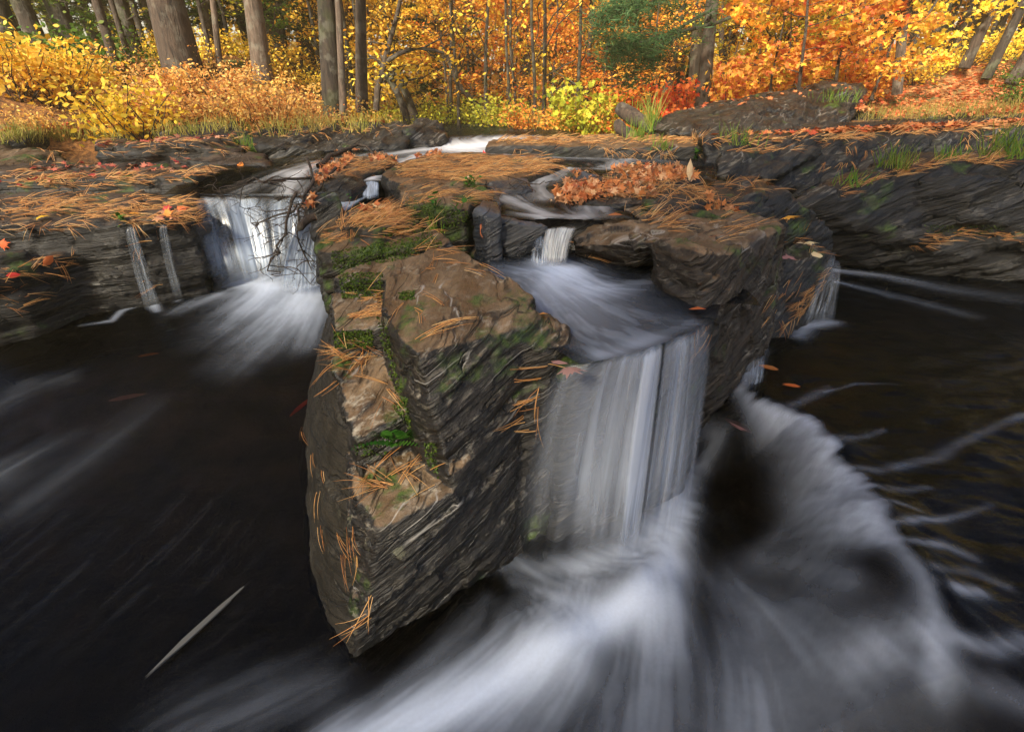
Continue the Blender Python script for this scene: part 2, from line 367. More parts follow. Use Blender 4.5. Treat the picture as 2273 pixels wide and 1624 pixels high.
# right bank
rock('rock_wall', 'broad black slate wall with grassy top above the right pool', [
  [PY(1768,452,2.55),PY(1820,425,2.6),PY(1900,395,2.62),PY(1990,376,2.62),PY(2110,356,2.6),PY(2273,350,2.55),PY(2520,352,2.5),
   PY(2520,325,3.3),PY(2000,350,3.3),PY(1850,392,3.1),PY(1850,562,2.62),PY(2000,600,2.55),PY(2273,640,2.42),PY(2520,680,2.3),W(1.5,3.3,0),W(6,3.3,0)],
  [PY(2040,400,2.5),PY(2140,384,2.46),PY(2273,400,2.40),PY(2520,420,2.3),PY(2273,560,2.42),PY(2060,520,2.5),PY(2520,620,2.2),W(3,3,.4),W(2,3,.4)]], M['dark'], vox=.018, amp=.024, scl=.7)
rock('rock_ledge', 'low dark shelf with needle band and moss at the foot of the right wall', [
  drop([PY(1998,545,2.62),PY(2030,515,2.75),PY(2120,500,2.8),PY(2200,512,2.65),PY(2300,540,2.45),PY(2460,560,2.35),PY(2420,500,2.9)],.1,1.0)], M['dark'], vox=.016, amp=.016, scl=.8)
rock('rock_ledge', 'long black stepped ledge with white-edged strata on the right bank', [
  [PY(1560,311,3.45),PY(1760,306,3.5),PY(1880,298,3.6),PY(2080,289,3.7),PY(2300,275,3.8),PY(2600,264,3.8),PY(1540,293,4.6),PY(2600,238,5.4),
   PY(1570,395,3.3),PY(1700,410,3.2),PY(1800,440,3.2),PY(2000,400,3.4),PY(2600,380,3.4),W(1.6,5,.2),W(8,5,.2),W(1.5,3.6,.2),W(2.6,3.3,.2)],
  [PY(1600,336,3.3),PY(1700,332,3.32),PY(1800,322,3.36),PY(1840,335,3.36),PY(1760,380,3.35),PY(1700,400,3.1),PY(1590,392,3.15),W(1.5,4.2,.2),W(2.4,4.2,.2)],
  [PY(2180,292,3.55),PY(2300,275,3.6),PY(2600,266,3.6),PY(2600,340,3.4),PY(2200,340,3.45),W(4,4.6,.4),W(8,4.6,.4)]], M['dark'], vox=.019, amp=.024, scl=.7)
rock('rock_ledge', 'thin grey upper step of the right bank topped with leaf litter', [
  drop([PY(1840,287,4.6),PY(2050,276,4.7),PY(2273,266,4.8),PY(2600,255,4.8),PY(2600,225,6),PY(1840,262,5.6)],.6,1.0)], M['shelf'], vox=.026, amp=.02, scl=.6)
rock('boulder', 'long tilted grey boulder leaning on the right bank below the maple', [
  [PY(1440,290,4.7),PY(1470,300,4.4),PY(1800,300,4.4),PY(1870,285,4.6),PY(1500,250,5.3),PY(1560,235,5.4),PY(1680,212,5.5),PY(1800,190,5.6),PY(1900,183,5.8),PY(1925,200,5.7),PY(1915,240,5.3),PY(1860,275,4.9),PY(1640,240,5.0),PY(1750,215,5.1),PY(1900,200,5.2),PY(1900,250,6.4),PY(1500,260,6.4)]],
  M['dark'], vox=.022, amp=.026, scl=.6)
rock('boulder', 'small lichen-grey boulder tucked against the tilted boulder', [
  drop([PY(1870,275,5.1),PY(1880,255,5.2),PY(1930,238,5.4),PY(1960,245,5.4),PY(1965,270,5.1),PY(1900,282,5.0)],.7,1.1)], M['dark'], vox=.025, amp=.025, scl=.6)
rock('rock_shelf', 'thin flat shelf with sunlit needles along the far side of the stream', [
  drop([PY(1075,325,3.9),PY(1150,314,4.4),PY(1090,303,5.4),PY(1350,299,5.4),PY(1450,300,5.2),PY(1570,306,4.6),PY(1570,325,3.6),PY(1400,325,3.6),PY(1200,322,3.9)],.5,1.0)], M['shelf'], vox=.022, amp=.016, scl=.7, dip=(-.1,0,1))
rock('rock', 'rough dark rocks lump on the far bank behind the sunlit shelf', [
  drop([PY(1135,310,6.0),PY(1150,290,6.2),PY(1190,288,6.3),PY(1250,290,6.3),PY(1255,308,6.0)],.6,1.1)], M['dark'], vox=.03, amp=.03, scl=.6)
# left side
rock('rock_block', 'dark upright block left of the far rapid', [
  drop([PY(905,325,4.3),PY(890,275,4.5),PY(935,266,4.8),PY(985,275,4.8),PY(992,300,4.5),PY(960,325,4.3)],.55,1.0)], M['dark'], vox=.02, amp=.02, scl=.8)
rock('rock_ledge', 'dark broken far-left ledge topped with litter behind the twig tangle', [
  drop([PY(540,325,4.0),PY(535,290,4.4),PY(700,280,4.6),PY(780,278,4.7),PY(900,282,4.7),PY(905,322,4.2),PY(700,330,4.0)],.5,1.0),
  drop([PY(690,272,5.2),PY(900,268,5.2),PY(900,285,4.8),PY(690,285,4.8)],.5,1.0)], M['dark'], vox=.022, amp=.03, scl=.8)
rock('rock', 'domed dark rock with litter edge below the left undergrowth', [
  drop([PY(330,290,4.3),PY(395,268,4.6),PY(460,264,4.8),PY(510,275,4.7),PY(560,300,4.3),PY(470,318,4.1),PY(350,312,4.1)],.6,1.05)], M['dark'], vox=.024, amp=.025, scl=.7)
rock('rock_shelf', 'lowest left shelf with thick needle mat above the left pool', [
  drop([PY(-60,510,2.0),PY(40,505,2.03),PY(120,500,2.07),PY(250,492,2.12),PY(330,482,2.2),PY(430,478,2.3),PY(436,440,2.6),PY(440,420,2.9),PY(100,425,2.9),PY(-120,440,2.8)],.0,1.0,-.05),
  drop([PY(-100,640,1.75),PY(20,600,1.85),PY(90,585,1.95),PY(160,580,2.05),PY(170,560,2.2),PY(-60,560,2.2)],.0,1.0),
  [PY(430,470,2.35),PY(440,430,2.7),PY(445,640,2.4),PY(480,620,2.6),PY(250,700,2.1),PY(250,500,2.15),W(-1.5,3,0)],
  [PY(0,790,1.8),PY(60,735,2.0),PY(250,695,2.12),PY(0,560,1.9),PY(200,560,2.1),W(-3,2,0),W(-2.4,1.7,.0)]],
  M['ledge'], vox=.015, amp=.018, scl=.9, dip=(-.05,0,1), layer=1.2)
rock('rock_shelf', 'second left shelf step with red leaves on top', [
  drop([PY(-100,398,2.8),PY(220,397,2.76),PY(430,392,2.76),PY(480,390,2.9),PY(560,385,3.2),PY(520,360,3.5),PY(-100,365,3.6)],.3,1.0),
  drop([PY(340,398,2.72),PY(480,372,3.1),PY(560,378,3.1),PY(430,418,2.75)],.3,1.0)], M['ledge'], vox=.018, amp=.022, scl=.9, dip=(-.05,0,1))
rock('rock_shelf', 'third left shelf step, black faced below the pine litter', [
  drop([PY(205,322,3.38),PY(380,318,3.38),PY(440,326,3.4),PY(520,342,3.4),PY(560,318,4.1),PY(230,312,4.1)],.4,1.0),
  drop([PY(370,350,3.35),PY(520,350,3.35),PY(600,372,3.15),PY(590,345,3.6),PY(380,340,3.6)],.4,1.0)], M['ledge'], vox=.018, amp=.024, scl=.9, dip=(-.05,0,1))
rock('rock', 'mossy rock step at the far left edge under the bank', [
  drop([PY(-80,385,3.3),PY(60,380,3.3),PY(170,360,3.5),PY(130,335,3.9),PY(-80,320,3.9)],.4,1.0)], M['moss_rock'], vox=.02, amp=.022, scl=.8)
rock('rock', 'dark wet rock beside the top of the left fall under the leaf pile', [
  drop(T((685,455,.66),(705,432,.69),(745,425,.70),(760,440,.68),(740,470,.62),(700,500,.50)),.25,1.1)], M['dark'], vox=.012, amp=.012)
rock('rock', 'low wet brown rock left of the tiny cascade', [
  drop(T((718,400,.70),(760,392,.715),(808,386,.715),(812,410,.68),(780,425,.67),(725,420,.68)),.45,1.08)], M['dark'], vox=.013, amp=.010)
rock('slab', 'flat litter-covered slab splitting the upper left stream', [
  drop(T((700,372,.70),(750,352,.715),(850,342,.72),(880,350,.72),(850,375,.71),(780,392,.70),(720,392,.69)),.5,1.0)], M['shelf'], vox=.016, amp=.012)
rock('rock', 'rugged blue-grey rock at the left foot of the left fall', [
  [PY(430,500,2.36),PY(465,500,2.42),PY(490,615,2.45),PY(440,620,2.3),PY(425,560,2.3),W(-1.6,2.8,.5),W(-1.6,2.8,.1)]], M['blue'], vox=.011, amp=.016)
rock('rock_bed', 'dark bedrock behind the left fall', [
  [PY(430,432,2.62),PY(700,440,2.62),PY(720,400,3.4),PY(430,400,3.4),W(-1.7,2.62,0),W(-.8,2.62,0),W(-1.7,3.5,.0),W(-.8,3.5,0)]], M['blue'], vox=.016, amp=.016)
rock('log_rock', 'mossy weathered grey rock at the far left edge of the bank', [
  drop([PY(-60,330,3.8),PY(60,310,4.0),PY(110,300,4.3),PY(60,262,4.6),PY(-60,240,4.6)],.5,1.0)], M['shelf'], vox=.025, amp=.02, scl=.7)
# ================================================================ WATER
CURVE = [P(1640,850,.24), P(1780,930,.22), P(1868,1060,.2), P(1960,1220,.2), P(2060,1400,.18), P(2150,1560,.15), W(.95,.1,.1)]
CVX = np.array([p.x for p in CURVE[::-1]]); CVY = np.array([p.y for p in CURVE[::-1]])
def zlow(x, y):
    x = np.asarray(x, float); y = np.asarray(y, float)
    zl = .0+.22*sstep(.55, 2.3, y)
    cx = np.interp(y, CVY, CVX, left=CVX[0], right=CVX[-1])
    d = x-cx
    zr = .235*sstep(-1, 0, (d-.03)/(.23+.5*np.clip(.75-y, 0, 1)))
    right = sstep(-.1, .1, (x+.25)-(y-.7)*.35)      # east of the boulder axis
    zr = np.where(y > 1.45, .235, zr)
    return zl*(1-right)+zr*right
def strokes_field(X, Y, strokes, fn):
    foam = np.zeros_like(X); fx = np.zeros_like(X); fy = np.zeros_like(X)
    for st in strokes:
        pts = [PS(u, v, fn) if w is not None else None for u, v, w, a in st]
        pr = [(w, a) for u, v, w, a in st]
        best = np.zeros_like(X)
        for i in range(len(pts)-1):
            A, B = pts[i], pts[i+1]
            dx, dy = B.x-A.x, B.y-A.y; L2 = dx*dx+dy*dy+1e-9
            t = np.clip(((X-A.x)*dx+(Y-A.y)*dy)/L2, 0, 1)
            d = np.hypot(X-A.x-t*dx, Y-A.y-t*dy)
            w = pr[i][0]*(1-t)+pr[i+1][0]*t; a = pr[i][1]*(1-t)+pr[i+1][1]*t
            f = a*np.exp(-(d/w)**2)
            best = np.maximum(best, f)
            k = 1/(d*d+.004)/math.sqrt(L2)
            fx += dx*k; fy += dy*k
        foam = 1-(1-np.clip(foam, 0, 1))*(1-np.clip(best, 0, .98))
    L = np.hypot(fx, fy)+1e-9
    return foam, fx/L, fy/L
def lic(X, Y, fx, fy, freq, length, n=0, step_noise=0):
    n = int(length*freq*1.6)+3
    """streaks: noise smeared along the flow"""
    acc = np.zeros_like(X)
    for k in range(n):
        s = (k/(n-1)-.5)*length
        acc += vn(X*freq+fx*s*freq, Y*freq+fy*s*freq, np.full_like(X, 3.7+step_noise))
    acc /= n
    return np.clip(.5+acc*2.6, 0, 1)
def water_mat(name, tint=(.32, .29, .27), rough=.27, foamc=(.62, .70, .85)):  # default foam colour leans blue, standing in for skylight
    t = NT(name)
    g = t.n('NewGeometry'); pos = g.outputs['Position']
    at = t.n('Attribute', attribute_name='foam'); f = at.outputs['Fac']
    nb = t.noise(t.map(pos, sc=(1, 1, 1)), 7, 3, .5, .6)
    fine = t.noise(pos, 140, 3, .6)
    f2 = t.math('MULTIPLY', f, mr(t, fine, .3, .7, .96, 1.03), True)
    bm = t.n('Bump', {'Height': t.math('ADD', nb, t.math('MULTIPLY', f, .8)), 'Strength': .35, 'Distance': .03})
    fr = t.n('Fresnel', {'IOR': 1.33, 'Normal': bm})
    tr = t.n('BsdfTransparent', {'Color': (*tint, 1)})
    gl = t.n('BsdfGlossy', {'Color': (.22, .28, .37, 1), 'Roughness': rough, 'Normal': bm})
    w = t.n('MixShader', {0: fr, 1: tr, 2: gl})
    df = t.n('BsdfDiffuse', {'Color': (*foamc, 1)})
    return t.done(t.n('MixShader', {0: f2, 1: w, 2: df}))
M['water'] = water_mat('stream_water')
M['water_up'] = water_mat('upper_stream_water', tint=(.5, .4, .3), rough=.2, foamc=(.76, .77, .80))
def water_sheet(name, X, Y, fn, strokes, freq, length, mat, bump=None, base=0.02, streak=.85, wave=0.0, soft=None, mask=None):
    foam, fx, fy = strokes_field(X, Y, strokes+(soft or []), fn)
    if soft: foam = strokes_field(X, Y, strokes, fn)[0]
    s1 = lic(X, Y, fx, fy, freq, length); s2 = lic(X, Y, fx, fy, freq*2.6, length*.6, 9, 5)
    s = np.clip(s1*.6+s2*.4, 0, 1)
    lo = np.clip((s-.5)*2.2+.5, 0, 1)
    tot = np.clip(foam*(1-streak*(1-foam)*(1-lo)*1.0), 0, 1)+base*np.clip((s2-.62)*4, 0, 1)*np.clip(.2+1.2*vn(X*2.2, Y*2.2+4), 0, 1)
    if soft:
        f2 = strokes_field(X, Y, soft, fn)[0]*mask(X, Y)*np.clip(.62+.30*s+.35*fbm(X*9, Y*9)+.10*vn(X*90, Y*90), 0, 1.15)
        tot = 1-(1-tot)*(1-np.clip(f2, 0, 1))
    Z = fn(X, Y)+(bump(X, Y) if bump is not None else 0)+wave*((s1-.5)*.6+.25*(s2-.5))+foam*wave*.6
    ny, nx = X.shape
    me = np_mesh(name, np.stack([X, Y, Z], -1).reshape(-1, 3), grid_faces(nx, ny), True)
    a = me.attributes.new('foam', 'FLOAT', 'POINT'); a.data.foreach_set('value', np.clip(tot, 0, 1).astype(np.float32).ravel())
    o = link(name, me, mat); return o
# lower water, one sheet: dense near the viewer, coarser far away
ny, nx = 640, 760
yy = .12*np.exp(np.linspace(0, math.log(4.3/.12), ny))
ss = np.linspace(-1, 1, nx)
Y = np.repeat(yy[:, None], nx, 1); X = (ss+1.6*ss**7)[None, :]*(1.0+Y*1.15)
LOW = [
 [(560,605,.08,.9),(600,640,.12,.95),(570,680,.13,.5),(520,715,.11,.18),(460,750,.08,.05)],
 [(680,640,.08,.9),(660,690,.12,.65),(600,745,.12,.28),(530,800,.09,.08)],
 [(640,612,.10,.95),(540,628,.07,.8)],
 [(700,650,.06,.5),(690,760,.06,.16)],
 [(480,655,.05,.3),(390,690,.045,.12)],
 [(345,668,.012,.15),(270,690,.016,.35),(250,712,.012,.3),(180,722,.008,.12)],
 [(340,676,.02,.6),(350,690,.015,.3)], [(400,655,.015,.4),(395,668,.015,.2)],
 [(150,840,.04,.03),(60,860,.05,.04),(0,900,.05,.03)],
 [(170,960,.03,.02),(90,1000,.04,.04),(0,1050,.06,.07)],
 [(330,900,.05,.02),(220,990,.06,.03),(60,1110,.07,.03)],
 [(700,1520,.05,.06),(560,1560,.06,.10),(420,1620,.08,.08)],
 # curtain base, white flow down to the left
 [(1300,1250,.04,.4),(1400,1230,.05,.75),(1500,1130,.045,.75),(1530,1060,.03,.4)],
 [(1500,1110,.04,.7),(1480,1250,.05,.95),(1390,1350,.062,1.0),(1250,1430,.060,.97),(1100,1520,.055,.93),(930,1600,.05,.88),(760,1665,.055,.7)],
 [(1300,1300,.05,.35),(1180,1400,.06,.30),(1040,1490,.05,.28),(900,1570,.04,.2)],
 [(1150,1290,.02,.15),(1240,1330,.03,.3),(1330,1380,.04,.4)],
 [(1110,1240,.03,.22),(1200,1265,.035,.35),(1310,1255,.04,.45)],
 [(1080,1330,.02,.08),(1000,1420,.025,.12),(900,1530,.03,.10)],
 [(1450,1350,.05,.5),(1450,1480,.06,.3),(1400,1640,.08,.2)],
 [(1500,1250,.03,.4),(1500,1450,.04,.15)],
 [(1280,1500,.05,.35),(1180,1590,.06,.28),(1100,1680,.07,.22)],
 [(1620,1320,.05,.16),(1670,1400,.06,.2),(1650,1560,.08,.16),(1600,1680,.09,.12)],
 [(1760,1390,.05,.16),(1790,1480,.06,.14),(1760,1640,.08,.12)],
 [(1960,1240,.012,.18),(2030,1330,.012,.18),(2060,1420,.012,.16),(2060,1500,.012,.14)],
 [(1940,1470,.03,.18),(2030,1440,.02,.22),(2080,1520,.02,.1)],
 # right pool ripples and currents
 [(1855,600,.04,.40),(1960,612,.05,.22),(2100,640,.07,.08),(2273,665,.08,.03)],
 [(1855,625,.02,.25),(2000,660,.04,.08),(2150,700,.04,.03)],
 [(1770,745,.03,.3),(1790,722,.035,.55),(1840,715,.035,.4)],
 [(1660,800,.02,.5),(1655,850,.02,.3)],
 [(1690,770,.02,.25),(1670,830,.02,.25)],
 [(1830,1010,.012,.09),(1880,985,.012,.10),(1960,955,.008,.08)],
 [(1860,1060,.010,.12),(1940,1050,.012,.12),(2080,1015,.014,.12),(2180,960,.012,.07),(2273,920,.012,.12)],
 [(1890,1110,.007,.14),(1960,1095,.012,.10),(2060,1085,.007,.08)],
 [(1910,1150,.007,.14),(1980,1130,.007,.2),(2040,1140,.006,.08)],
 [(1970,1190,.008,.2),(2050,1160,.009,.28),(2130,1145,.008,.12),(2200,1120,.007,.08)],
 [(2010,1230,.009,.22),(2090,1215,.011,.28),(2160,1240,.011,.12)],
 [(2060,1290,.011,.14),(2150,1270,.011,.12),(2230,1300,.011,.2)],
 [(2110,1330,.012,.38),(2170,1325,.013,.38)],
 [(2100,1440,.013,.32),(2190,1450,.016,.3),(2273,1430,.016,.25)],
 [(2200,1540,.02,.2),(2260,1560,.02,.2)],
 [(1760,900,.015,.14),(1840,860,.015,.08)],
 [(1830,870,.006,.12),(1900,850,.006,.14),(1990,852,.006,.04)],
]
LOW_EDGE = [
 [(1645,860,.02,.5),(1700,900,.035,.75),(1790,940,.05,.95),(1850,1010,.052,.95),(1878,1090,.05,.8),(1850,1120,.045,.4)],
 [(1715,920,.03,.25),(1750,1000,.035,.14),(1780,1090,.04,.15)],
 [(1800,1130,.035,.35),(1880,1150,.04,.6),(1950,1215,.035,.65)],
 [(1740,1200,.04,.18),(1850,1200,.035,.3),(1950,1232,.022,.4)],
 [(1690,1260,.045,.15),(1790,1270,.045,.18),(1860,1350,.02,.2)],
 [(1960,1240,.022,.25),(2030,1330,.022,.24),(2060,1420,.022,.2),(2065,1510,.022,.18)],
 [(1920,1480,.05,.24),(2030,1445,.04,.32),(2085,1520,.03,.2)],
 [(1620,1300,.07,.06),(1700,1420,.08,.10),(1680,1640,.10,.08)],
 [(1850,1420,.06,.07),(1900,1560,.07,.09),(1950,1680,.08,.09)],
 [(1550,940,.015,.25),(1590,985,.025,.36),(1550,1040,.03,.34)],
]
def edge_mask(x, y):
    cx = np.interp(y, CVY, CVX, left=CVX[0], right=CVX[-1])+.018*vn(y*22, x*0)+.008*vn(y*60, x*0)
    return 1-sstep(-.012, .022, x-cx)
def lowbump(x, y):
    b = np.zeros_like(x)
    for u, v, r, h in ((1440,1330,.10,.035),(1250,1440,.09,.03),(1800,1000,.10,.03),(1850,1180,.11,.04),(1760,1380,.14,.04),(1960,1300,.10,.03),(1600,1000,.05,.03),(1640,1560,.14,.03),(1950,1460,.12,.03)):
        p = PS(u, v, zlow); b += h*np.exp(-((x-p.x)**2+(y-p.y)**2)/r**2)
    cx = np.interp(y, CVY, CVX, left=CVX[0], right=CVX[-1])
    right = sstep(-.05, .1, x-cx)
    b += right*(.0035*vn(x*6+2*vn(x*2, y*2), y*17+3*vn(x*3, y*3))+.002*vn(x*15+3, y*38+2*vn(x*5, y*5)))*(y < 2.2)
    return b
o = water_sheet('lower_pool_water', X, Y, zlow, LOW, 42, .30, M['water'], soft=LOW_EDGE, mask=edge_mask, bump=lowbump, base=.008, wave=.004, streak=.55)
tag(o, kind='structure'); o.name = 'water'
# middle pool
zmid = lambda x, y: .565+0*np.asarray(x, float)-.012*np.exp(-((np.asarray(y)-(.86+.62*(np.asarray(x)-.10)))/.05)**2)
LIP = [(.085,.93),(.13,.885),(.20,.91),(.28,.955),(.35,1.0),(.41,1.05),(.47,1.10),(.52,1.2)]
def lipy(x): return np.interp(x, [a for a, b in LIP], [b for a, b in LIP])
xs = np.linspace(.05, .62, 260); tt = np.linspace(0, 1, 280)
X = np.repeat(xs[None, :], 280, 0); Y = lipy(X)+(1.80-lipy(X))*tt[:, None]
X = X-(1-0)*.12*sstep(1.1, 1.5, Y)*(.62-X)/.57
MID = [
 [(1215,585,.05,.95),(1260,600,.06,.95),(1290,625,.06,.55),(1340,650,.06,.25)],
 [(1235,610,.06,.7),(1210,650,.05,.35),(1200,700,.05,.12)],
 [(1300,640,.07,.35),(1390,640,.05,.25),(1450,620,.03,.08)],
 [(1270,660,.06,.30),(1290,720,.07,.15),(1330,780,.05,.12)],
 [(1110,600,.05,.10),(1170,600,.05,.3)],
 [(1200,620,.16,.28),(1340,690,.16,.24),(1400,760,.10,.20)],
 [(1330,790,.02,.2),(1400,770,.02,.2),(1540,715,.02,.15)],
]
o = water_sheet('water', X, Y, zmid, MID, 45, .16, M['water'], base=.01, wave=.003, streak=.55)
tag(o, kind='structure')
# upper stream, from the spout lip up to the far bend
def zup(x, y):
    x = np.asarray(x, float); y = np.asarray(y, float)
    z = .672+.012*sstep(1.8, 3, y)+.02*sstep(3.6, 4.2, y)+.06*sstep(4.35, 4.7, y)
    fall = sstep(-.65, -.95, x)*sstep(3.0, 2.5, y)
    return z-.075*fall
yy = np.concatenate([np.linspace(1.68, 4.4, 300), np.linspace(4.43, 14, 60)])
X = np.repeat(np.linspace(0, 1, 420)[None, :], len(yy), 0)
Y = np.repeat(yy[:, None], 420, 1)
xl = np.interp(Y, [1.68, 1.9, 2.2, 2.55, 2.6, 3.4, 4.4, 5, 8, 14], [-.15, -.15, -.3, -.55, -1.7, -1.7, -1.2, -1.0, -1.2, -2]); xr = np.interp(Y, [1.68, 1.9, 2.5, 3.2, 4, 4.6, 8, 14], [.6, .72, .95, 1.2, 1.6, .6, .5, .8])
X = xl+(xr-xl)*X
UP = [
 [(1110,320,.3,.95),(1010,318,.18,.95),(1040,330,.22,.9),(1080,338,.2,.45)],
 [(980,330,.16,.5),(900,338,.12,.45),(830,345,.1,.3),(800,350,.1,.2)],
 [(870,372,.06,.7),(840,385,.05,.8),(825,398,.04,.9)],
 [(930,345,.08,.6),(890,362,.06,.6)],
 [(1000,334,.15,.5),(1200,345,.15,.35),(1380,352,.15,.2),(1450,360,.2,.15)],
 [(1400,352,.08,.25),(1340,375,.06,.35),(1450,372,.05,.35)],
 [(1260,375,.06,.45),(1210,395,.07,.45),(1180,415,.06,.35),(1200,440,.07,.35)],
 [(1120,440,.06,.35),(1190,465,.05,.45),(1210,490,.03,.5)],
 [(1340,440,.08,.2),(1300,475,.06,.45),(1270,495,.04,.5),(1250,503,.03,.7)],
 [(1130,475,.03,.15),(1190,480,.03,.3),(1330,480,.04,.15)],
 [(640,385,.08,.35),(600,400,.08,.15),(540,425,.06,.2)],
 [(720,360,.1,.3),(660,385,.07,.55),(640,430,.06,.4)],
]
o = water_sheet('water', X, Y, zup, UP, 30, .3, M['water_up'], base=.05, wave=.008)
tag(o, kind='structure')
# ---------------------------------------------------------------- waterfalls
def fall_mat(name, col, dens, su=26, sv=1.3):
    t = NT(name); uv = t.n('UVMap').outputs[0]
    s = t.n('SeparateXYZ', {0: uv}); U, V_ = s.outputs[0], s.outputs[1]
    cx_ = t.n('CombineXYZ', {0: t.math('MULTIPLY', U, su), 1: t.math('MULTIPLY', V_, sv), 2: dens*7})
    n1 = t.noise(cx_, 1.0, 5, .62, .5)
    cx2 = t.n('CombineXYZ', {0: t.math('MULTIPLY', U, su*.28), 1: t.math('MULTIPLY', V_, sv*.7), 2: dens*3})
    n2 = t.noise(cx2, 1.0, 2)
    k = t.math('ADD', t.math('MULTIPLY', n1, .55), t.math('MULTIPLY', n2, .6))
    at = t.n('Attribute', attribute_name='dens').outputs['Fac']
    a = t.math('MULTIPLY', mr(t, k, .44, .74), at)
    a = t.math('ADD', a, mr(t, at, .8, 1.5, 0, .6), True)
    df = t.n('BsdfDiffuse', {'Color': (*col, 1)}); tl = t.n('BsdfTranslucent', {'Color': (*col, 1)})
    gl = t.n('BsdfGlossy', {'Color': (1, 1, 1, 1), 'Roughness': .25})
    d = t.n('MixShader', {0: .35, 1: df, 2: tl}); d = t.n('MixShader', {0: .08, 1: d, 2: gl})
    return t.done(t.n('MixShader', {0: a, 1: t.n('BsdfTransparent'), 2: d}))
def fall(name, label, lip, foot, mat, out=.05, layers=2, gap=.012, dfn=None, nu=120, nv=60, sub='strand', fade=5):
    """lip, foot: matching lists of points; water arcs out from the lip and falls"""
    lip = np.array([tuple(p) for p in lip]); foot = np.array([tuple(p) for p in foot])
    c = foot.mean(0); e = empty(name, c, label, 'waterfall')
    for L in range(layers):
        u = np.linspace(0, 1, nu); v = np.linspace(0, 1, nv)
        k = np.linspace(0, 1, len(lip))
        A = np.stack([np.interp(u, k, lip[:, i]) for i in range(3)], -1); B = np.stack([np.interp(u, k, foot[:, i]) for i in range(3)], -1)
        U, Vv = np.meshgrid(u, v)
        h = 1-(1-Vv)**1.0
        hor = Vv**.62                    # fast outward, then straight down
        Pt = A[None]*(1-hor[..., None])+B[None]*hor[..., None]
        Pt[..., 2] = A[None, :, 2]*(1-Vv**1.35)+B[None, :, 2]*Vv**1.35
        n = np.array([B.mean(0)[0]-A.mean(0)[0], B.mean(0)[1]-A.mean(0)[1]]); n = n/(np.linalg.norm(n)+1e-6)
        Pt[..., 0] += n[0]*gap*L*Vv; Pt[..., 1] += n[1]*gap*L*Vv
        rip = .006*vn(U*30+L*9, Vv*1.5, np.full_like(U, L*3.0))*np.minimum(1, Vv*5)
        Pt[..., 1] -= rip
        me = np_mesh(sub, (Pt-c).reshape(-1, 3), grid_faces(nu, nv), True)
        uvl = me.uv_layers.new(name='UVMap')
        vi = np.empty(len(me.loops), np.int32); me.loops.foreach_get('vertex_index', vi)
        UV = np.stack([U.ravel()+L*.37, Vv.ravel()+L*3], -1)[vi]
        uvl.data.foreach_set('uv', UV.astype(np.float32).ravel())
        d = (dfn(U, Vv) if dfn else np.ones_like(U))
        d = d*np.minimum(1, Vv*14+.15)*np.minimum(1, U*9)*np.minimum(1, (1-U)*9)*np.clip((1-Vv)*fade, 0, 1)
        at = me.attributes.new('dens', 'FLOAT', 'POINT'); at.data.foreach_set('value', d.astype(np.float32).ravel())
        link(sub, me, mat, e)
    return e
M['fall'] = fall_mat('curtain_water', (.64, .71, .84), 1.0, 27, .8)
M['fall2'] = fall_mat('left_fall_water', (.58, .67, .80), 2.0, 22, 1.6)
M['fall3'] = fall_mat('spout_water', (.72, .74, .74), 3.0, 16, .9)
def curtain(U, V):
    body = sstep(.18, .42, U); U0 = U; U = U+.09*vn(U*4+3, V*.4, U*0)+.03*vn(U*11, V*.3, U*0)
    st = .58+.38*vn(U*12+.6*V*(U-.5)+5, V*.35, U*0)+.30*vn(U*38, V*.5, U*0)
    return (.42+.73*body)*(.05+1.2*np.clip(st, 0, 1))*sstep(0.02, .22, U0)*sstep(0, .14, 1-U0)*(.85+.5*V)*np.clip((1-V)*(1.3+4*body), 0, 1)*sstep(0, .2, 1-U)
fall('waterfall', 'veil of white water pouring from the middle pool between the two boulders',
     [W(.085,.90,.54),W(.16,.89,.557),W(.28,.95,.558),W(.35,1.0,.558),W(.41,1.045,.56),W(.46,1.10,.56)],
     [P(1105,1245,.01),P(1215,1275,.0),W(.25,.855,.0),W(.34,.91,.0),W(.42,.965,.01),W(.485,1.04,.03)], M['fall'], layers=3, gap=.014, dfn=curtain, nu=200, nv=80, fade=2.4)
def leftd(U, V):
    st = np.clip(.5+.9*vn(U*7+V*.8, V*1.2, U*0+2), 0, 1)
    return (.50+.75*st)*(.75+.55*V)*(1-.75*np.exp(-((U-.60-.05*V)/.05)**2))
fall('waterfall', 'wide blue-white fall dropping into the left pool behind the hanging twigs',
     [P(428,446,.60),P(455,436,.603),P(490,440,.60),P(530,428,.606),P(580,434,.602),P(625,426,.608),P(655,436,.603),P(692,440,.60)],
     [P(478,644,.225),P(515,636,.225),P(548,632,.225),P(580,628,.225),P(605,628,.225),P(630,628,.225),P(655,630,.225),P(680,634,.225)], M['fall2'], layers=2, gap=.02, dfn=leftd, nu=160, fade=3.5)
fall('chute', 'narrow white chute sliding down beside the needle slab into the left pool',
     [P(706,488,.60),P(726,476,.605),P(748,466,.615)],
     [P(622,650,.22),P(668,655,.22),P(735,655,.22)], M['fall2'], layers=2, gap=.01, dfn=lambda U, V: 1.45+0*U, nu=60)
fall('stream_run', 'thin run of water linking the tiny cascade to the narrow chute',
     [P(828,432,.632),P(818,425,.636),P(806,420,.64)], [P(745,490,.606),P(722,480,.606),P(706,470,.606)], M['fall2'], layers=1, dfn=lambda U, V: 1.3+0*U, nu=40)
fall('small_cascade', 'tiny rounded cascade between litter slab and mossy rock, upper left of centre',
     [P(812,403,.682),P(826,400,.685),P(842,405,.682)], [P(803,440,.632),P(822,443,.632),P(842,438,.632)], M['fall2'], layers=2, gap=.01, dfn=lambda U, V: 1.05+0*U, nu=50)
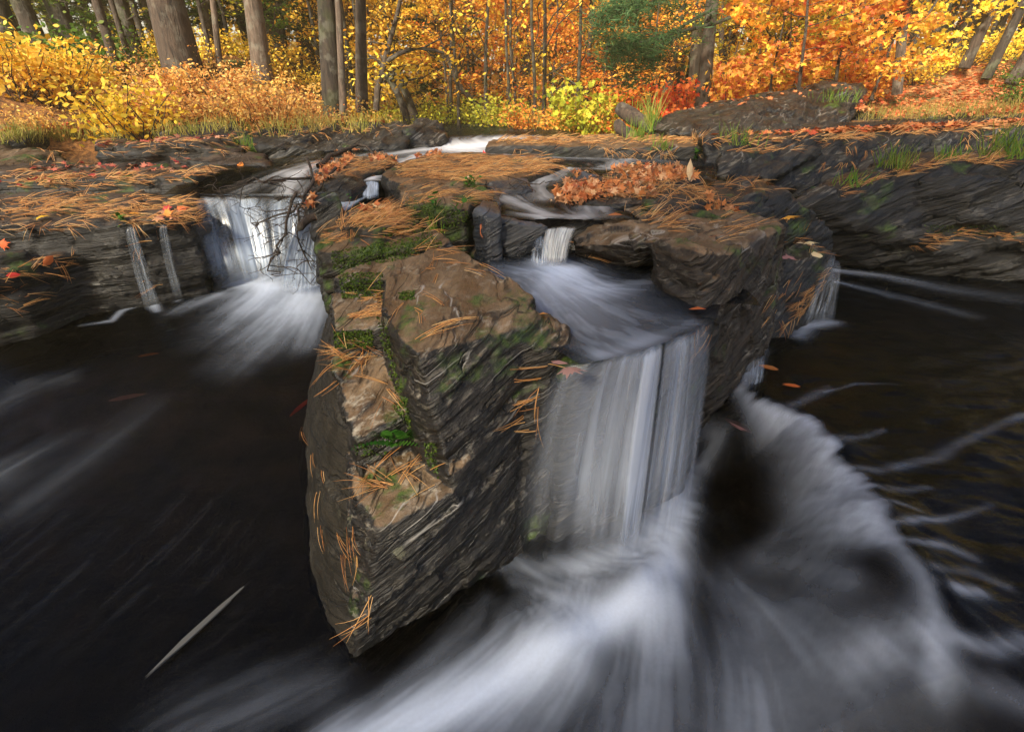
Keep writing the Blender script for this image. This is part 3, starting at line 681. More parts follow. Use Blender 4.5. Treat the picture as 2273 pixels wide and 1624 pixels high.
fall('spout', 'ribbed little spout of water falling into the middle pool',
     [P(1213,508,.664),P(1245,503,.668),P(1282,506,.666)], [P(1200,588,.566),P(1228,592,.566),P(1258,590,.566)], M['fall3'], layers=2, gap=.01, dfn=lambda U, V: 1.0+0*U, nu=80)
fall('spout', 'faint blurred gush left of the ribbed spout',
     [P(1190,530,.64),P(1203,522,.645),P(1212,530,.64)], [P(1175,590,.566),P(1195,594,.566),P(1222,592,.566)], M['fall2'], layers=1, dfn=lambda U, V: .5+V*.5, nu=40)
fall('trickle', 'veil of water falling from the needle-hung ledge into the right pool',
     [P(1846,566,.475),P(1855,572,.47),P(1862,580,.465)], [P(1778,722,.24),P(1812,726,.24),P(1852,722,.24)], M['fall2'], layers=1, dfn=lambda U, V: .28+.3*V, nu=40)
fall('trickle', 'thin trickle down the left black ledge, nearer the pool corner',
     [PY(282,505,2.11),PY(290,502,2.11),PY(298,505,2.11)], [PY(322,690,2.06),PY(340,694,2.06),PY(360,690,2.06)], M['fall2'], layers=1, dfn=lambda U, V: .34+.25*V, nu=24)
fall('trickle', 'thin trickle down the left black ledge, closer to the fall',
     [PY(356,500,2.17),PY(364,497,2.17),PY(372,500,2.17)], [PY(386,664,2.12),PY(397,668,2.12),PY(408,664,2.12)], M['fall2'], layers=1, dfn=lambda U, V: .26+.15*V, nu=24)
fall('gush', 'blurred gush pouring under the right boulder tip',
     [P(1655,800,.27),P(1675,790,.275),P(1698,795,.27)], [P(1640,880,.19),P(1660,900,.19),P(1690,890,.19)], M['fall2'], layers=1, dfn=lambda U, V: .6+.2*V, nu=30)
# ================================================================ GROUND
def ground_z(x, y):
    x = np.asarray(x, float); y = np.asarray(y, float)
    z = np.full(np.broadcast(x, y).shape, -.16)
    z = np.where(y > 1.7, np.maximum(z, zlow(x, y)-.2), z)
    cen = .52+.16*sstep(4.6, 7, y)+.10*sstep(10, 16, y)
    z = np.maximum(z, -1+(cen+1)*sstep(3.0, 3.5, y))
    lb = sstep(-.9, -2.6, x+.25*(y-4.4))*sstep(3.9, 5.0, y-.12*(x+3))
    z = z+lb*(.35+.42*sstep(4.6, 7.5, y)+.08*(y-5).clip(0, 12)*.5)
    z = z+.55*sstep(-3.2, -4.6, x)*sstep(2.0, 4.0, y)*sstep(6, 4, y)
    rb = sstep(1.0, 4.6, x-.1*(y-4.6))*sstep(4.5, 5.6, y)
    z = z+rb*(.28+.60*sstep(2.5, 6.5, x)*sstep(5, 8, y))
    z = np.maximum(z, -1+(1.86+.03*(x-3))*sstep(2.2, 3.0, x-.0*y)*sstep(4.2, 4.9, y))
    z = z+.9*sstep(3.3, 5.5, x)*sstep(2.3, 3.6, y)*sstep(6, 4.4, y)*.4
    far = sstep(16, 45, np.hypot(x, y-5)); z = z+far*2.5
    back = sstep(1.5, -3, y)*sstep(2.2, 5, np.abs(x)); z = z+back*1.0
    return z
gx = np.concatenate([-np.geomspace(60, 9, 14), np.linspace(-8.5, 8.5, 230), np.geomspace(9, 60, 14)])
gy = np.concatenate([-np.geomspace(40, 3, 10), np.linspace(-2.5, 13, 260), np.geomspace(13.5, 90, 22)])
X, Y = np.meshgrid(gx, gy)
Z = ground_z(X, Y)
near = sstep(4, 6, Y)
Z = Z+near*(.05*fbm(X*1.3, Y*1.3)+.02*fbm(X*6, Y*6))+(1-near)*.03*fbm(X*5, Y*5)
gm = np_mesh('ground', np.stack([X, Y, Z], -1).reshape(-1, 3), grid_faces(len(gx), len(gy)), True)
t = NT('forest_floor'); g = t.n('NewGeometry'); pos = g.outputs['Position']
z_ = t.n('SeparateXYZ', {0: pos}).outputs[2]
n1 = t.noise(pos, 30, 6, .75); n2 = t.noise(pos, 2.2, 4)
lit = t.ramp(n1, [(.30, (.03, .014, .006)), (.45, (.14, .06, .02)), (.58, (.36, .16, .04)), (.7, (.50, .28, .08))])
grn = t.ramp(n1, [(.3, (.02, .03, .008)), (.7, (.13, .16, .03))])
c = t.mixc(mr(t, n2, .5, .64), lit.outputs[0], grn.outputs[0])
bed = t.ramp(t.noise(pos, 6, 5), [(.35, (.014, .011, .009)), (.7, (.065, .046, .034))])
c = t.mixc(mr(t, z_, .55, .66), bed.outputs[0], c)
M['ground'] = t.done(t.n('BsdfPrincipled', {'Base Color': c, 'Roughness': .9, 'Normal': t.n('Bump', {'Height': n1, 'Distance': .03, 'Strength': .8})}))
gob = tag(link('ground', gm, M['ground']), kind='structure')
GBVH = BVHTree.FromPolygons(np.stack([X, Y, Z], -1).reshape(-1, 3).tolist(), grid_faces(len(gx), len(gy)).tolist())
def gz(x, y):
    h = GBVH.ray_cast(Vector((x, y, 20)), Vector((0, 0, -1)))
    return h[0].z if h[0] else 0.0
def top_hit(x, y, zmax=3.0, withground=True):
    best = None
    for b in ROCKS+([GBVH] if withground else []):
        h = b.ray_cast(Vector((x, y, zmax)), Vector((0, 0, -1)))
        if h[0] and (best is None or h[0].z > best[0].z): best = (h[0], h[1])
    return best
def cam_hit(u, v):
    """where the line of sight through a picture point first meets rock or ground"""
    d = Vector([float(k) for k in ray(u, v)]).normalized(); o = Vector((0, 0, HC)); best = None
    for b in ROCKS+[GBVH]:
        h = b.ray_cast(o, d)
        if h[0] and (best is None or h[3] < best[2]): best = (h[0], h[1], h[3])
    return best
# ================================================================ FOLIAGE
MAPLE = np.array([(0,-.5),(.10,-.22),(.42,-.34),(.30,-.08),(.52,.10),(.24,.14),(.16,.22),(0,.55),(-.16,.22),(-.24,.14),(-.52,.10),(-.30,-.08),(-.42,-.34),(-.10,-.22)])
OVAL = np.array([(0,-.5),(.26,-.16),(.24,.18),(0,.55),(-.24,.18),(-.26,-.16)])
SPIKE = np.array([(0,-.5),(.05,-.3),(.035,.5),(-.035,.5)])
def leaf_geo(pos, tmpl, size, tilt=.6, dirs=None, curl=.12):
    """leaf-shaped faces at pos, mostly lying flat, each turned at random"""
    n = len(pos); k = len(tmpl)
    s = size*rng.uniform(.65, 1.25, n)
    yaw = rng.uniform(0, 2*np.pi, n); tx = rng.normal(0, tilt, n); ty = rng.normal(0, tilt, n)
    px = tmpl[None, :, 0]*s[:, None]; py = tmpl[None, :, 1]*s[:, None]
    pz = curl*s[:, None]*(-np.abs(tmpl[None, :, 0])*1.5-np.abs(tmpl[None, :, 1]))*rng.uniform(-.5, 1.5, n)[:, None]
    y1 = py*np.cos(tx)[:, None]-pz*np.sin(tx)[:, None]; z1 = py*np.sin(tx)[:, None]+pz*np.cos(tx)[:, None]
    x2 = px*np.cos(ty)[:, None]+z1*np.sin(ty)[:, None]; z2 = -px*np.sin(ty)[:, None]+z1*np.cos(ty)[:, None]
    c, s_ = np.cos(yaw)[:, None], np.sin(yaw)[:, None]
    V = np.stack([x2*c-y1*s_, x2*s_+y1*c, z2], -1)+pos[:, None, :]
    return V.reshape(-1, 3), np.arange(n*k).reshape(n, k)
def leaf_mat(name, cols, trans=.42, rough=.6):
    t = NT(name); r = t.n('NewGeometry').outputs['Random Per Island']
    n = len(cols); c = t.ramp(r, [(i/max(1, n-1), q) for i, q in enumerate(cols)])
    ob = t.n('ObjectInfo').outputs['Random']
    hs = t.n('HueSaturation', {'Color': c, 'Hue': mr(t, ob, 0, 1, .485, .515), 'Value': mr(t, ob, 0, 1, .85, 1.15)})
    d = t.n('BsdfPrincipled', {'Base Color': hs, 'Roughness': rough, 'Specular IOR Level': .25}); tl = t.n('BsdfTranslucent', {'Color': hs})
    return t.done(t.n('MixShader', {0: trans, 1: d, 2: tl}))
GOLD = [(.86,.50,.03),(.90,.64,.07),(.88,.46,.04),(.92,.70,.12),(.72,.56,.05),(.90,.58,.06)]
ORANGE = [(.90,.34,.04),(.92,.50,.07),(.88,.34,.05),(.92,.56,.09),(.90,.40,.05),(.78,.18,.03)]
M['l_glow'] = leaf_mat('leaf_far_glow', [(.95,.72,.14),(.95,.62,.09),(.96,.82,.28),(.93,.54,.08),(.95,.74,.18)], .3)  # brightest golds: the far wood's sunlit glow is put into the leaf colour
RED = [(.60,.05,.02),(.75,.12,.03),(.85,.25,.04),(.5,.03,.03)]
LIME = [(.40,.42,.03),(.60,.52,.05),(.25,.32,.03),(.70,.55,.06)]
GREEN = [(.05,.11,.012),(.10,.18,.02),(.04,.09,.012),(.20,.24,.03)]
DKGR = [(.018,.045,.010),(.035,.075,.014),(.02,.05,.012),(.06,.09,.015)]
TAN = [(.72,.44,.12),(.80,.55,.18),(.70,.32,.08),(.62,.24,.06),(.84,.62,.22)]
for k, v in dict(gold=GOLD, orange=ORANGE, red=RED, lime=LIME, green=GREEN, tan=TAN).items(): M['l_'+k] = leaf_mat('leaf_'+k, v)
M['l_shade'] = leaf_mat('leaf_yellow_green', [(.30,.26,.02),(.14,.16,.015),(.45,.32,.03),(.08,.12,.012),(.5,.4,.03)])  # darker yellow-greens: the left wood's shade is put into the leaf colour
M['l_mapleor'] = leaf_mat('leaf_orange_yellow', [(.90,.40,.08),(.92,.50,.07),(.88,.62,.06),(.85,.30,.07),(.90,.46,.10),(.62,.08,.04),(.9,.55,.1)])
M['needle_green'] = leaf_mat('pine_green', [(.03,.085,.03),(.05,.12,.04),(.09,.16,.05)], trans=.3)
M['needle_dark'] = leaf_mat('spruce_green', DKGR, trans=.25)
def bark(name, a, b, pale=0.0, scl=1.0, mossy=0.0):
    t = NT(name); g = t.n('NewGeometry'); pos = t.n('TexCoord').outputs['Object']
    n1 = t.noise(t.map(pos, sc=(26*scl, 26*scl, 5*scl)), 1, 6, .7, .6)
    c = t.ramp(n1, [(.36, a), (.62, b)])
    n2 = t.noise(pos, 9*scl, 4, .6)
    c = t.mixc(t.math('MULTIPLY', mr(t, n2, .52, .6), pale), c, (.20, .20, .16))
    c = t.mixc(t.math('MULTIPLY', mr(t, t.noise(pos, 4, 3), .5, .62), mossy), c, (.05, .07, .015))
    return t.done(t.n('BsdfPrincipled', {'Base Color': c, 'Roughness': .9, 'Normal': t.n('Bump', {'Height': n1, 'Distance': .02, 'Strength': 1.0})}))
M['bark'] = bark('bark_brown', (.012, .008, .006), (.065, .043, .03), .2)
M['bark_dark'] = bark('bark_dark', (.008, .006, .005), (.04, .028, .02), .25, mossy=.3)
M['bark_pale'] = bark('bark_pale', (.035, .025, .018), (.14, .10, .075), .3)
M['bark_thin'] = bark('bark_thin', (.015, .010, .008), (.065, .045, .032), .2, 2)
M['twig'] = bark('twig_bark', (.02, .014, .010), (.09, .06, .045), .15, 4)
def wiggle(a, b, n, amp, seed=None):
    a, b = np.array(tuple(a), float), np.array(tuple(b), float); t = np.linspace(0, 1, n)[:, None]
    p = a*(1-t)+b*t; s = rng.uniform(0, 50)
    for i in range(3): p[:, i] += amp*vn(t[:, 0]*3+s, t[:, 0]*0+i*7.1)*np.sin(np.pi*t[:, 0])**.5*(1 if i < 2 else .4)
    return p
def branches(base, top, r0, r1, nb, blen, lo=.3, amp=.1, sub=3, up=.5, n=9, droop=0.0):
    """paths of a trunk with limbs and twigs, plus the twig points leaves hang on"""
    tr = wiggle(base, top, n, amp); L = np.linspace(0, 1, n)
    paths = [(tr, r0*(1-L)+r1*L+r0*.35*np.exp(-L*n*1.1))]; tips = []
    for i in range(nb):
        f = lo+(1-lo)*(i+rng.uniform(0, .8))/nb; f = min(f, .99)
        p0 = np.array([np.interp(f, L, tr[:, k]) for k in range(3)])
        az = rng.uniform(0, 2*np.pi); ln = blen*rng.uniform(.6, 1.1)*(1.15-.6*f)
        e = p0+np.array([math.cos(az)*ln, math.sin(az)*ln, ln*up*rng.uniform(.3, 1.2)-droop*ln])
        rb = (r0*(1-f)+r1*f)*.38
        bp = wiggle(p0, e, 6, ln*.16); paths.append((bp, np.linspace(rb, rb*.25+.002, 6)))
        tips += [(bp[j], ln*.28) for j in (2, 3, 4, 5)]
        for s in range(sub):
            q0 = bp[rng.integers(2, 6)]; a2 = az+rng.normal(0, .8); l2 = ln*rng.uniform(.25, .5)
            e2 = q0+np.array([math.cos(a2)*l2, math.sin(a2)*l2, l2*up*rng.uniform(-.3, .9)])
            b2 = wiggle(q0, e2, 4, l2*.15); paths.append((b2, np.linspace(rb*.4+.001, .0015, 4))); tips += [(b2[2], l2*.4), (b2[3], l2*.4)]
    return paths, tips
def crown_pts(tips, n, flat=.5):
    idx = rng.integers(0, len(tips), n)
    c = np.array([tips[i][0] for i in idx]); r = np.array([tips[i][1] for i in idx])
    return c+rng.normal(0, 1, (n, 3))*np.stack([r, r, r*flat], -1)*.6
def proto_tree(h, r0, nb, blen, nleaf, lsize, tmpl, lo=.2, up=.5, sub=3, amp=.12, lean=(0, 0), sides=6):
    paths, tips = branches((0, 0, -.15), (lean[0], lean[1], h), r0, r0*.3, nb, blen, lo, amp, sub, up)
    V, Fc = tube_np(paths, sides); tm = np_mesh('trunk', V, Fc, True)
    LV, LF = leaf_geo(crown_pts(tips, nleaf), tmpl, lsize)
    return tm, np_mesh('crown', LV, LF)
def put(name, label, cat, meshes, mats, loc, rz=0, sc=1.0, group=None, names=('trunk', 'crown')):
    e = empty(name, loc, label, cat, group); e.rotation_euler = (0, 0, rz); e.scale = (sc, sc, sc)
    for nm, me, mt in zip(names, meshes, mats):
        if me is None: continue
        o = bpy.data.objects.new(nm, me); COL.objects.link(o); o.parent = e
        if not me.materials: me.materials.append(None)
        o.material_slots[0].link = 'OBJECT'; o.material_slots[0].material = mt
    return e
def spot(u, v, Y):
    p = PY(u, v, Y); return p
# --- prototypes
SAP = [proto_tree(3.4, .030, 15, 1.0, 3000, .058, OVAL, .12, .6), proto_tree(3.0, .026, 13, 1.1, 2800, .06, OVAL, .08, .4, amp=.25, lean=(.3, .1)),
       proto_tree(4.2, .036, 18, 1.2, 3600, .066, OVAL, .15, .7, amp=.2, lean=(-.2, .2))]
MAP = [proto_tree(2.6, .024, 15, 1.0, 1700, .082, MAPLE, .10, .25, 4, .25, (.2, -.2)), proto_tree(2.2, .022, 13, .9, 1500, .082, MAPLE, .10, .2, 4, .2, (-.2, 0))]
BIG = [proto_tree(7.0, .10, 22, 2.2, 8500, .085, OVAL, .12, .5, 4), proto_tree(8.0, .12, 24, 2.4, 9500, .09, OVAL, .12, .6, 4, .3)]
# slim bare trunks with sparse twigs
POLE = [proto_tree(6.0, .035, 14, .9, 260, .07, OVAL, .1, .9, 3, .15), proto_tree(6.0, .028, 12, .8, 160, .07, OVAL, .1, 1.0, 3, .25, (.3, 0))]
# conifers: whorled drooping boughs with flat needle sprays
def conifer(h, r0, nw, blen, nneed, ln, lo=.1, dense=1.0):
    tr = wiggle((0, 0, -.1), (0, 0, h), 8, .04); paths = [(tr, np.linspace(r0, .006, 8))]; pos, dr = [], []
    for i in range(nw):
        f = lo+(1-lo)*i/nw
        for j in range(6):
            az = j*math.pi/3+i*.7+rng.normal(0, .15); l = blen*(1.05-f)*rng.uniform(.75, 1.1)
            p0 = np.array([0, 0, f*h]); e = p0+np.array([math.cos(az)*l, math.sin(az)*l, -.12*l+rng.normal(0, .05)])
            bp = wiggle(p0, e, 5, .04); bp[-1, 2] += .06*l; paths.append((bp, np.linspace(.008, .002, 5)))
            m = int(nneed*l*dense)
            t_ = rng.uniform(.12, 1, m); c = np.stack([np.interp(t_, np.linspace(0, 1, 5), bp[:, k]) for k in range(3)], -1)
            side = rng.uniform(-1, 1, m)*l*.26*(1.1-t_)
            c[:, 0] += -math.sin(az)*side; c[:, 1] += math.cos(az)*side; c[:, 2] += rng.normal(0, .012, m)-np.abs(side)*.1
            pos.append(c)
    V, Fc = tube_np(paths, 5); pos = np.concatenate(pos)
    LV, LF = leaf_geo(pos, np.array([(0,-.5),(.14,0),(0,.5),(-.14,0)]), ln, .5)
    return np_mesh('trunk', V, Fc, True), np_mesh('crown', LV, LF)
CON = [conifer(3.2, .05, 15, .9, 200, .06), conifer(5.0, .08, 18, 1.5, 150, .085)]
def sized(base, top, r0, r1, bk, label, nb=4, blen=.5, name='tree', cat='tree', group=None, lo=.25, n=9, amp=.05, leafmat=None, nleaf=0, ls=.06, sides=10, up=.5):
    b = Vector(base); e = empty(name, b, label, cat, group)
    paths, tips = branches((0, 0, -.15), Vector(top)-b, r0, r1, nb, blen, lo, amp, 3, up, n)
    V, Fc = tube_np(paths[:1], 14 if r0 > .06 else sides)
    if len(paths) > 1:
        V2, F2 = tube_np(paths[1:], 5); Fc = np.concatenate([Fc, F2+len(V)]); V = np.concatenate([V, V2])
    link('trunk', np_mesh('trunk', V, Fc, True), bk, e)
    if nleaf:
        LV, LF = leaf_geo(crown_pts(tips, nleaf), OVAL, ls); link('crown', np_mesh('crown', LV, LF), leafmat, e)
    return e
def trunk_px(u0, v0, u1, wpx, Y, bk, label, vtop=-900, **kw):
    """trunk whose foot shows at (u0,v0) and whose axis leaves the frame's top edge at u1, at distance Y"""
    b = PY(u0, v0, Y); t0 = PY(u1, 0, Y*1.0)
    dirv = (t0-b); top = b+dirv*max(1.0, 7.0/max(.3, dirv.z))
    dep = b.y*cp+(HC-b.z)*sp
    r = wpx/F*dep/2
    b.z -= .05
    return sized(b, top, r, r*.55, bk, label, **kw)
# --- the individual trunks of the photograph
L = [
 (412,172,368,66,6.0,'bark','thick straight grey-brown trunk, the biggest in the left wood',dict(nb=3)),
 (583,182,560,34,6.4,'bark_pale','pale flaky straight trunk right of the thickest trunk',dict(nb=4)),
 (735,212,725,36,5.9,'bark_dark','dark lichen-spotted trunk standing against the golden glow',dict(nb=4)),
 (757,226,742,13,5.8,'bark_pale','thin pale trunk touching the dark lichen-spotted one',dict(nb=3)),
 (798,206,796,21,6.4,'bark','slim brown trunk alone in the golden glow',dict(nb=6,blen=.7)),
 (40,140,-10,36,6.2,'bark_dark','leaning dark trunk at the far left edge',dict(nb=3)),
 (95,110,45,30,7.0,'bark_dark','second leaning trunk from the left edge, greyer',dict(nb=3)),
 (178,130,120,32,6.6,'bark_dark','wide shaded leaning trunk in the dark left wood',dict(nb=3)),
 (270,188,212,17,6.0,'bark_thin','thin mossy trunk leaning left over the green saplings',dict(nb=5)),
 (316,158,262,24,6.8,'bark_dark','shaded trunk just left of the thickest trunk',dict(nb=3)),
 (300,170,240,10,6.3,'bark_thin','very thin stem crossing the shaded trunks at left',dict(nb=4)),
 (478,166,450,20,7.0,'bark','medium trunk between the thickest and the pale flaky one',dict(nb=3)),
 (487,190,470,11,6.2,'bark_pale','thin crooked pale stem in the tan brush',dict(nb=3)),
 (680,150,684,14,9.0,'bark_dark','distant straight trunk left of the dark lichen-spotted one',dict(nb=5)),
 (660,120,655,9,9.5,'bark_thin','distant slender trunk in the green-gold gap',dict(nb=5)),
 (1562,222,1582,25,6.3,'bark','straight brown trunk rising behind the tilted boulder',dict(nb=5,blen=.8)),
 (1546,160,1556,20,8.0,'bark_dark','dark trunk half hidden behind the straight brown one',dict(nb=4)),
 (1607,150,1612,9,8.0,'bark_thin','slender dark stem right of the straight brown trunk',dict(nb=4)),
 (2005,162,2020,16,6.2,'bark_pale','short mottled trunk on the leaf-strewn right slope',dict(nb=4)),
 (1895,120,1912,26,8.0,'bark_dark','broad dark trunk behind the orange maple',dict(nb=3)),
 (1772,80,1800,18,9.0,'bark_dark','dark leaning trunk behind the yellow maple leaves',dict(nb=3)),
 (2155,108,2205,18,7.0,'bark','leaning trunk with rough bark on the right slope',dict(nb=4)),
 (2205,130,2275,16,6.6,'bark_dark','strongly leaning trunk near the right edge',dict(nb=4)),
 (2262,140,2345,20,6.4,'bark','leaning trunk at the right edge of the wood',dict(nb=3)),
 (2060,110,2100,12,8.0,'bark_thin','thin leaning stem behind the right slope',dict(nb=4)),
 (2120,110,2160,9,8.2,'bark_thin','very thin leaning stem on the right slope',dict(nb=4)),
 (1110,225,1118,9,11,'bark_dark','dark broken stem in the distant centre',dict(nb=3)),
 (1128,190,1124,13,10,'bark_dark','forked black snag standing in the pale gap',dict(nb=2,blen=.4)),
 (1130,255,1127,12,9.5,'bark_pale','slender birch in the middle of the distant thicket',dict(nb=5)),
 (1445,200,1443,11,9.0,'bark_thin','slim stem beside the green pine boughs',dict(nb=4)),
 (1290,200,1285,8,11,'bark_thin','thin dark stem inside the orange foliage',dict(nb=5)),
]
for u0, v0, u1, w, Yd, bk, lab, kw in L: trunk_px(u0, v0, u1, w, Yd, M[bk], lab, **kw)
# curved and crooked trees
def crooked(pxs, Yd, w0, w1, bk, label, tw=6, leafmat=None, nleaf=0, blen=.7):
    pts = [PY(u, v, Yd+dy) for u, v, dy in pxs]; b = pts[0].copy(); e = empty('crooked_tree', b, label, 'tree')
    k = np.linspace(0, 1, len(pts)); q = np.linspace(0, 1, 14)
    pp = np.stack([np.interp(q, k, [p[i]-b[i] for p in pts]) for i in range(3)], -1)
    sm = pp.copy(); sm[1:-1] = (pp[:-2]+2*pp[1:-1]+pp[2:])/4; sm[0, 2] -= .1
    r = np.linspace(w0, w1, 14)/F*Yd/2; paths = [(sm, r)]; tips = []
    for i in range(tw):
        j = rng.integers(4, 14); l = blen*rng.uniform(.4, 1); a = rng.uniform(0, 6.28)
        en = sm[j]+np.array([math.cos(a)*l, math.sin(a)*l*.6, l*rng.uniform(-.1, .8)]); bp = wiggle(sm[j], en, 6, l*.2)
        paths.append((bp, np.linspace(r[j]*.5, .002, 6))); tips += [(bp[3], .2), (bp[5], .25)]
        for s in range(3):
            l2 = l*.5; a2 = a+rng.normal(0, .9); q0 = bp[rng.integers(2, 6)]
            b2 = wiggle(q0, q0+np.array([math.cos(a2)*l2, math.sin(a2)*l2*.6, l2*rng.uniform(-.2, .7)]), 4, l2*.2); paths.append((b2, np.linspace(.004, .0015, 4))); tips.append((b2[3], .15))
    V, Fc = tube_np(paths, 7); link('trunk', np_mesh('trunk', V, Fc, True), bk, e)
    if nleaf:
        LV, LF = leaf_geo(crown_pts(tips, nleaf, .8), OVAL, .06); link('crown', np_mesh('crown', LV, LF), leafmat, e)
crooked([(905,268,0),(896,235,0),(862,165,0),(838,160,0),(875,120,0),(935,104,0),(985,118,0)], 7.0, 16, 5, M['bark_dark'], 'crooked dark tree arching right over the thicket', leafmat=M['l_gold'], nleaf=420)
crooked([(833,225,0),(846,170,0),(858,120,0),(875,60,0),(890,0,0),(900,-80,0)], 7.0, 13, 6, M['bark_thin'], 'curving lichened stem with golden leaves beside the slim brown trunk', leafmat=M['l_gold'], nleaf=500, tw=10)
crooked([(1078,270,0),(1060,232,0),(1015,190,0),(1008,165,0),(985,110,0),(965,60,0),(960,0,0)], 8.0, 12, 4, M['bark_thin'], 'thin tree sweeping up and left from the grassy bank', leafmat=M['l_orange'], nleaf=420, tw=10)
crooked([(925,272,0),(905,215,0),(880,165,0),(868,150,0)], 7.4, 20, 8, M['bark_dark'], 'leaning dark snag in the thicket left of centre', tw=3)
crooked([(1175,262,0),(1200,225,0),(1240,195,0),(1290,182,0)], 8.0, 8, 3, M['bark_dark'], 'low arching branch-like stem right of the distant birch', tw=4, leafmat=M['l_orange'], nleaf=120)
# --- massed saplings and bushes, each its own thing
def scatter_trees(rows):
    for (u0, u1, Y0, Y1, n, protos, pal, sc, name, labf, grp, bk) in rows:
        for i in range(n):
            u = u0+(u1-u0)*(i+rng.uniform(.1, .9))/n; Yd = rng.uniform(Y0, Y1)
            x = (u-CX)/F*(Yd*cp+.1); x *= 1.0
            z = gz(x, Yd)
            put(name, labf, 'tree' if 'bush' not in name and 'shrub' not in name else 'shrub', protos[int(rng.integers(len(protos)))],
                (M[bk], M[pal[int(rng.integers(len(pal)))]]), (x, Yd, z-.03), rng.uniform(0, 6.28), sc*rng.uniform(.85, 1.2), grp)
scatter_trees([
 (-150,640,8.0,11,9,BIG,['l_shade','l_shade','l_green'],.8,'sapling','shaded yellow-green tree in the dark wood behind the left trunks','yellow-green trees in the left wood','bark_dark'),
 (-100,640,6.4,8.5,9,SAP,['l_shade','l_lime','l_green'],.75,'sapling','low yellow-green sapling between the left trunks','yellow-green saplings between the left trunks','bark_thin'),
 (560,860,9.5,12,6,BIG,['l_gold'],.9,'golden_tree','glowing golden tree behind the slim brown trunk','golden trees in the glow left of centre','bark_thin'),
 (820,1200,12,14,4,BIG,['l_gold','l_orange','l_gold'],.75,'golden_tree','distant yellow-orange tree at the end of the stream','yellow-orange trees at the end of the stream','bark_thin'),
 (640,900,7.6,8.6,4,SAP,['l_gold'],.6,'sapling','low golden sapling under the slim brown trunk','golden saplings under the slim brown trunk','bark_thin'),
 (830,1150,8.0,10.5,7,SAP,['l_gold','l_orange','l_gold'],.6,'sapling','slender golden sapling in the central thicket','golden saplings in the central thicket','bark_thin'),
 (1150,1520,9.5,12,8,BIG,['l_orange','l_gold','l_gold'],.7,'orange_tree','orange maple-like tree in the thicket right of centre','orange trees right of centre','bark_thin'),
 (1150,1450,7.2,8.8,6,SAP,['l_orange','l_orange'],.62,'sapling','bushy orange sapling behind the far grass','orange saplings behind the far grass','bark_thin'),
 (1450,1900,8,11,9,BIG,['l_gold','l_orange','l_gold'],.75,'golden_tree','yellow-orange tree behind the tilted boulder','yellow-orange trees behind the tilted boulder','bark_thin'),
 (1580,1760,6.6,8,5,SAP,['l_gold','l_orange','l_lime'],.5,'sapling','small mixed yellow sapling between brown trunk and maple','small saplings between brown trunk and maple','bark_thin'),
 (1880,2450,8.5,12,10,BIG,['l_gold','l_lime','l_gold'],.8,'golden_tree','bright yellow tree at the top of the right slope','yellow trees at the top of the right slope','bark'),
 (580,1500,6.8,10.5,30,POLE,['l_gold'],.75,'slim_tree','slim dark stem with few golden leaves in the thicket','slim dark stems in the thicket','bark_dark'),
 (1500,2350,7.4,10.5,20,POLE,['l_gold','l_orange'],.75,'slim_tree','slim dark stem with few leaves in the right-hand wood','slim dark stems in the right-hand wood','bark_dark'),
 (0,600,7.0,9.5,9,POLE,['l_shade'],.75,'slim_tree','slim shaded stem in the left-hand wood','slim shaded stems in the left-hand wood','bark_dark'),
 (600,2400,13,15,9,BIG,['l_gold','l_orange','l_gold','l_gold'],.8,'golden_tree','far golden tree closing the view through the wood','far golden trees','bark_thin'),
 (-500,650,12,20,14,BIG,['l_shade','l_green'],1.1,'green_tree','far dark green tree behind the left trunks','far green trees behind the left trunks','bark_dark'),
])
for u, v, Yd, kind, mt, sc, lab in [
  (1780,190,5.7,0,'l_mapleor',.72,'orange and yellow maple overhanging the tilted boulder'),
  (1870,175,6.0,1,'l_mapleor',.80,'orange maple sapling with broad leaf tiers right of the yellow one'),
  (1950,165,6.2,0,'l_mapleor',.62,'small peach-orange maple at the foot of the right slope'),
  (1720,200,6.0,1,'l_mapleor',.55,'little orange maple behind the left end of the tilted boulder'),
  (1690,150,7.0,0,'l_orange',.8,'reddish orange maple deeper behind the tilted boulder'),
  (2030,110,7.4,1,'l_gold',.8,'yellow maple sapling high on the right slope')]:
    put('maple', lab, 'tree', MAP[kind], (M['bark_thin'], M[mt]), PY(u, v, Yd)-W(0, 0, .15), rng.uniform(0, 6), sc)
for u, v, Yd, k, sc, mt, lab in [
  (945,262,9.0,0,.95,'needle_dark','young dark spruce left of the distant birch'),
  (1055,262,9.5,0,.6,'needle_dark','small dark spruce right of the crooked thin tree'),
  (560,100,9.5,1,1.0,'needle_dark','dark spruce behind the pale flaky trunk'),
  (640,140,8.5,0,.8,'needle_dark','small dark spruce in the gap left of the dark trunk'),
  (350,100,9.0,1,.9,'needle_dark','dark spruce left of the thickest trunk'),
  (480,90,10.0,1,1.0,'needle_dark','deep green spruce behind the thickest trunk'),
  (150,90,9.5,1,1.0,'needle_dark','dark spruce deep in the far left wood'),
  (1355,215,8.5,0,.9,'needle_dark','thin spruce under the pine boughs'),
  (1420,200,9.0,1,.62,'needle_green','blue-green pine behind the grassy bank')]:
    put('conifer', lab, 'tree', CON[k], (M['bark_thin'], M[mt]), PY(u, v, Yd)-W(0, 0, .1), rng.uniform(0, 6), sc)
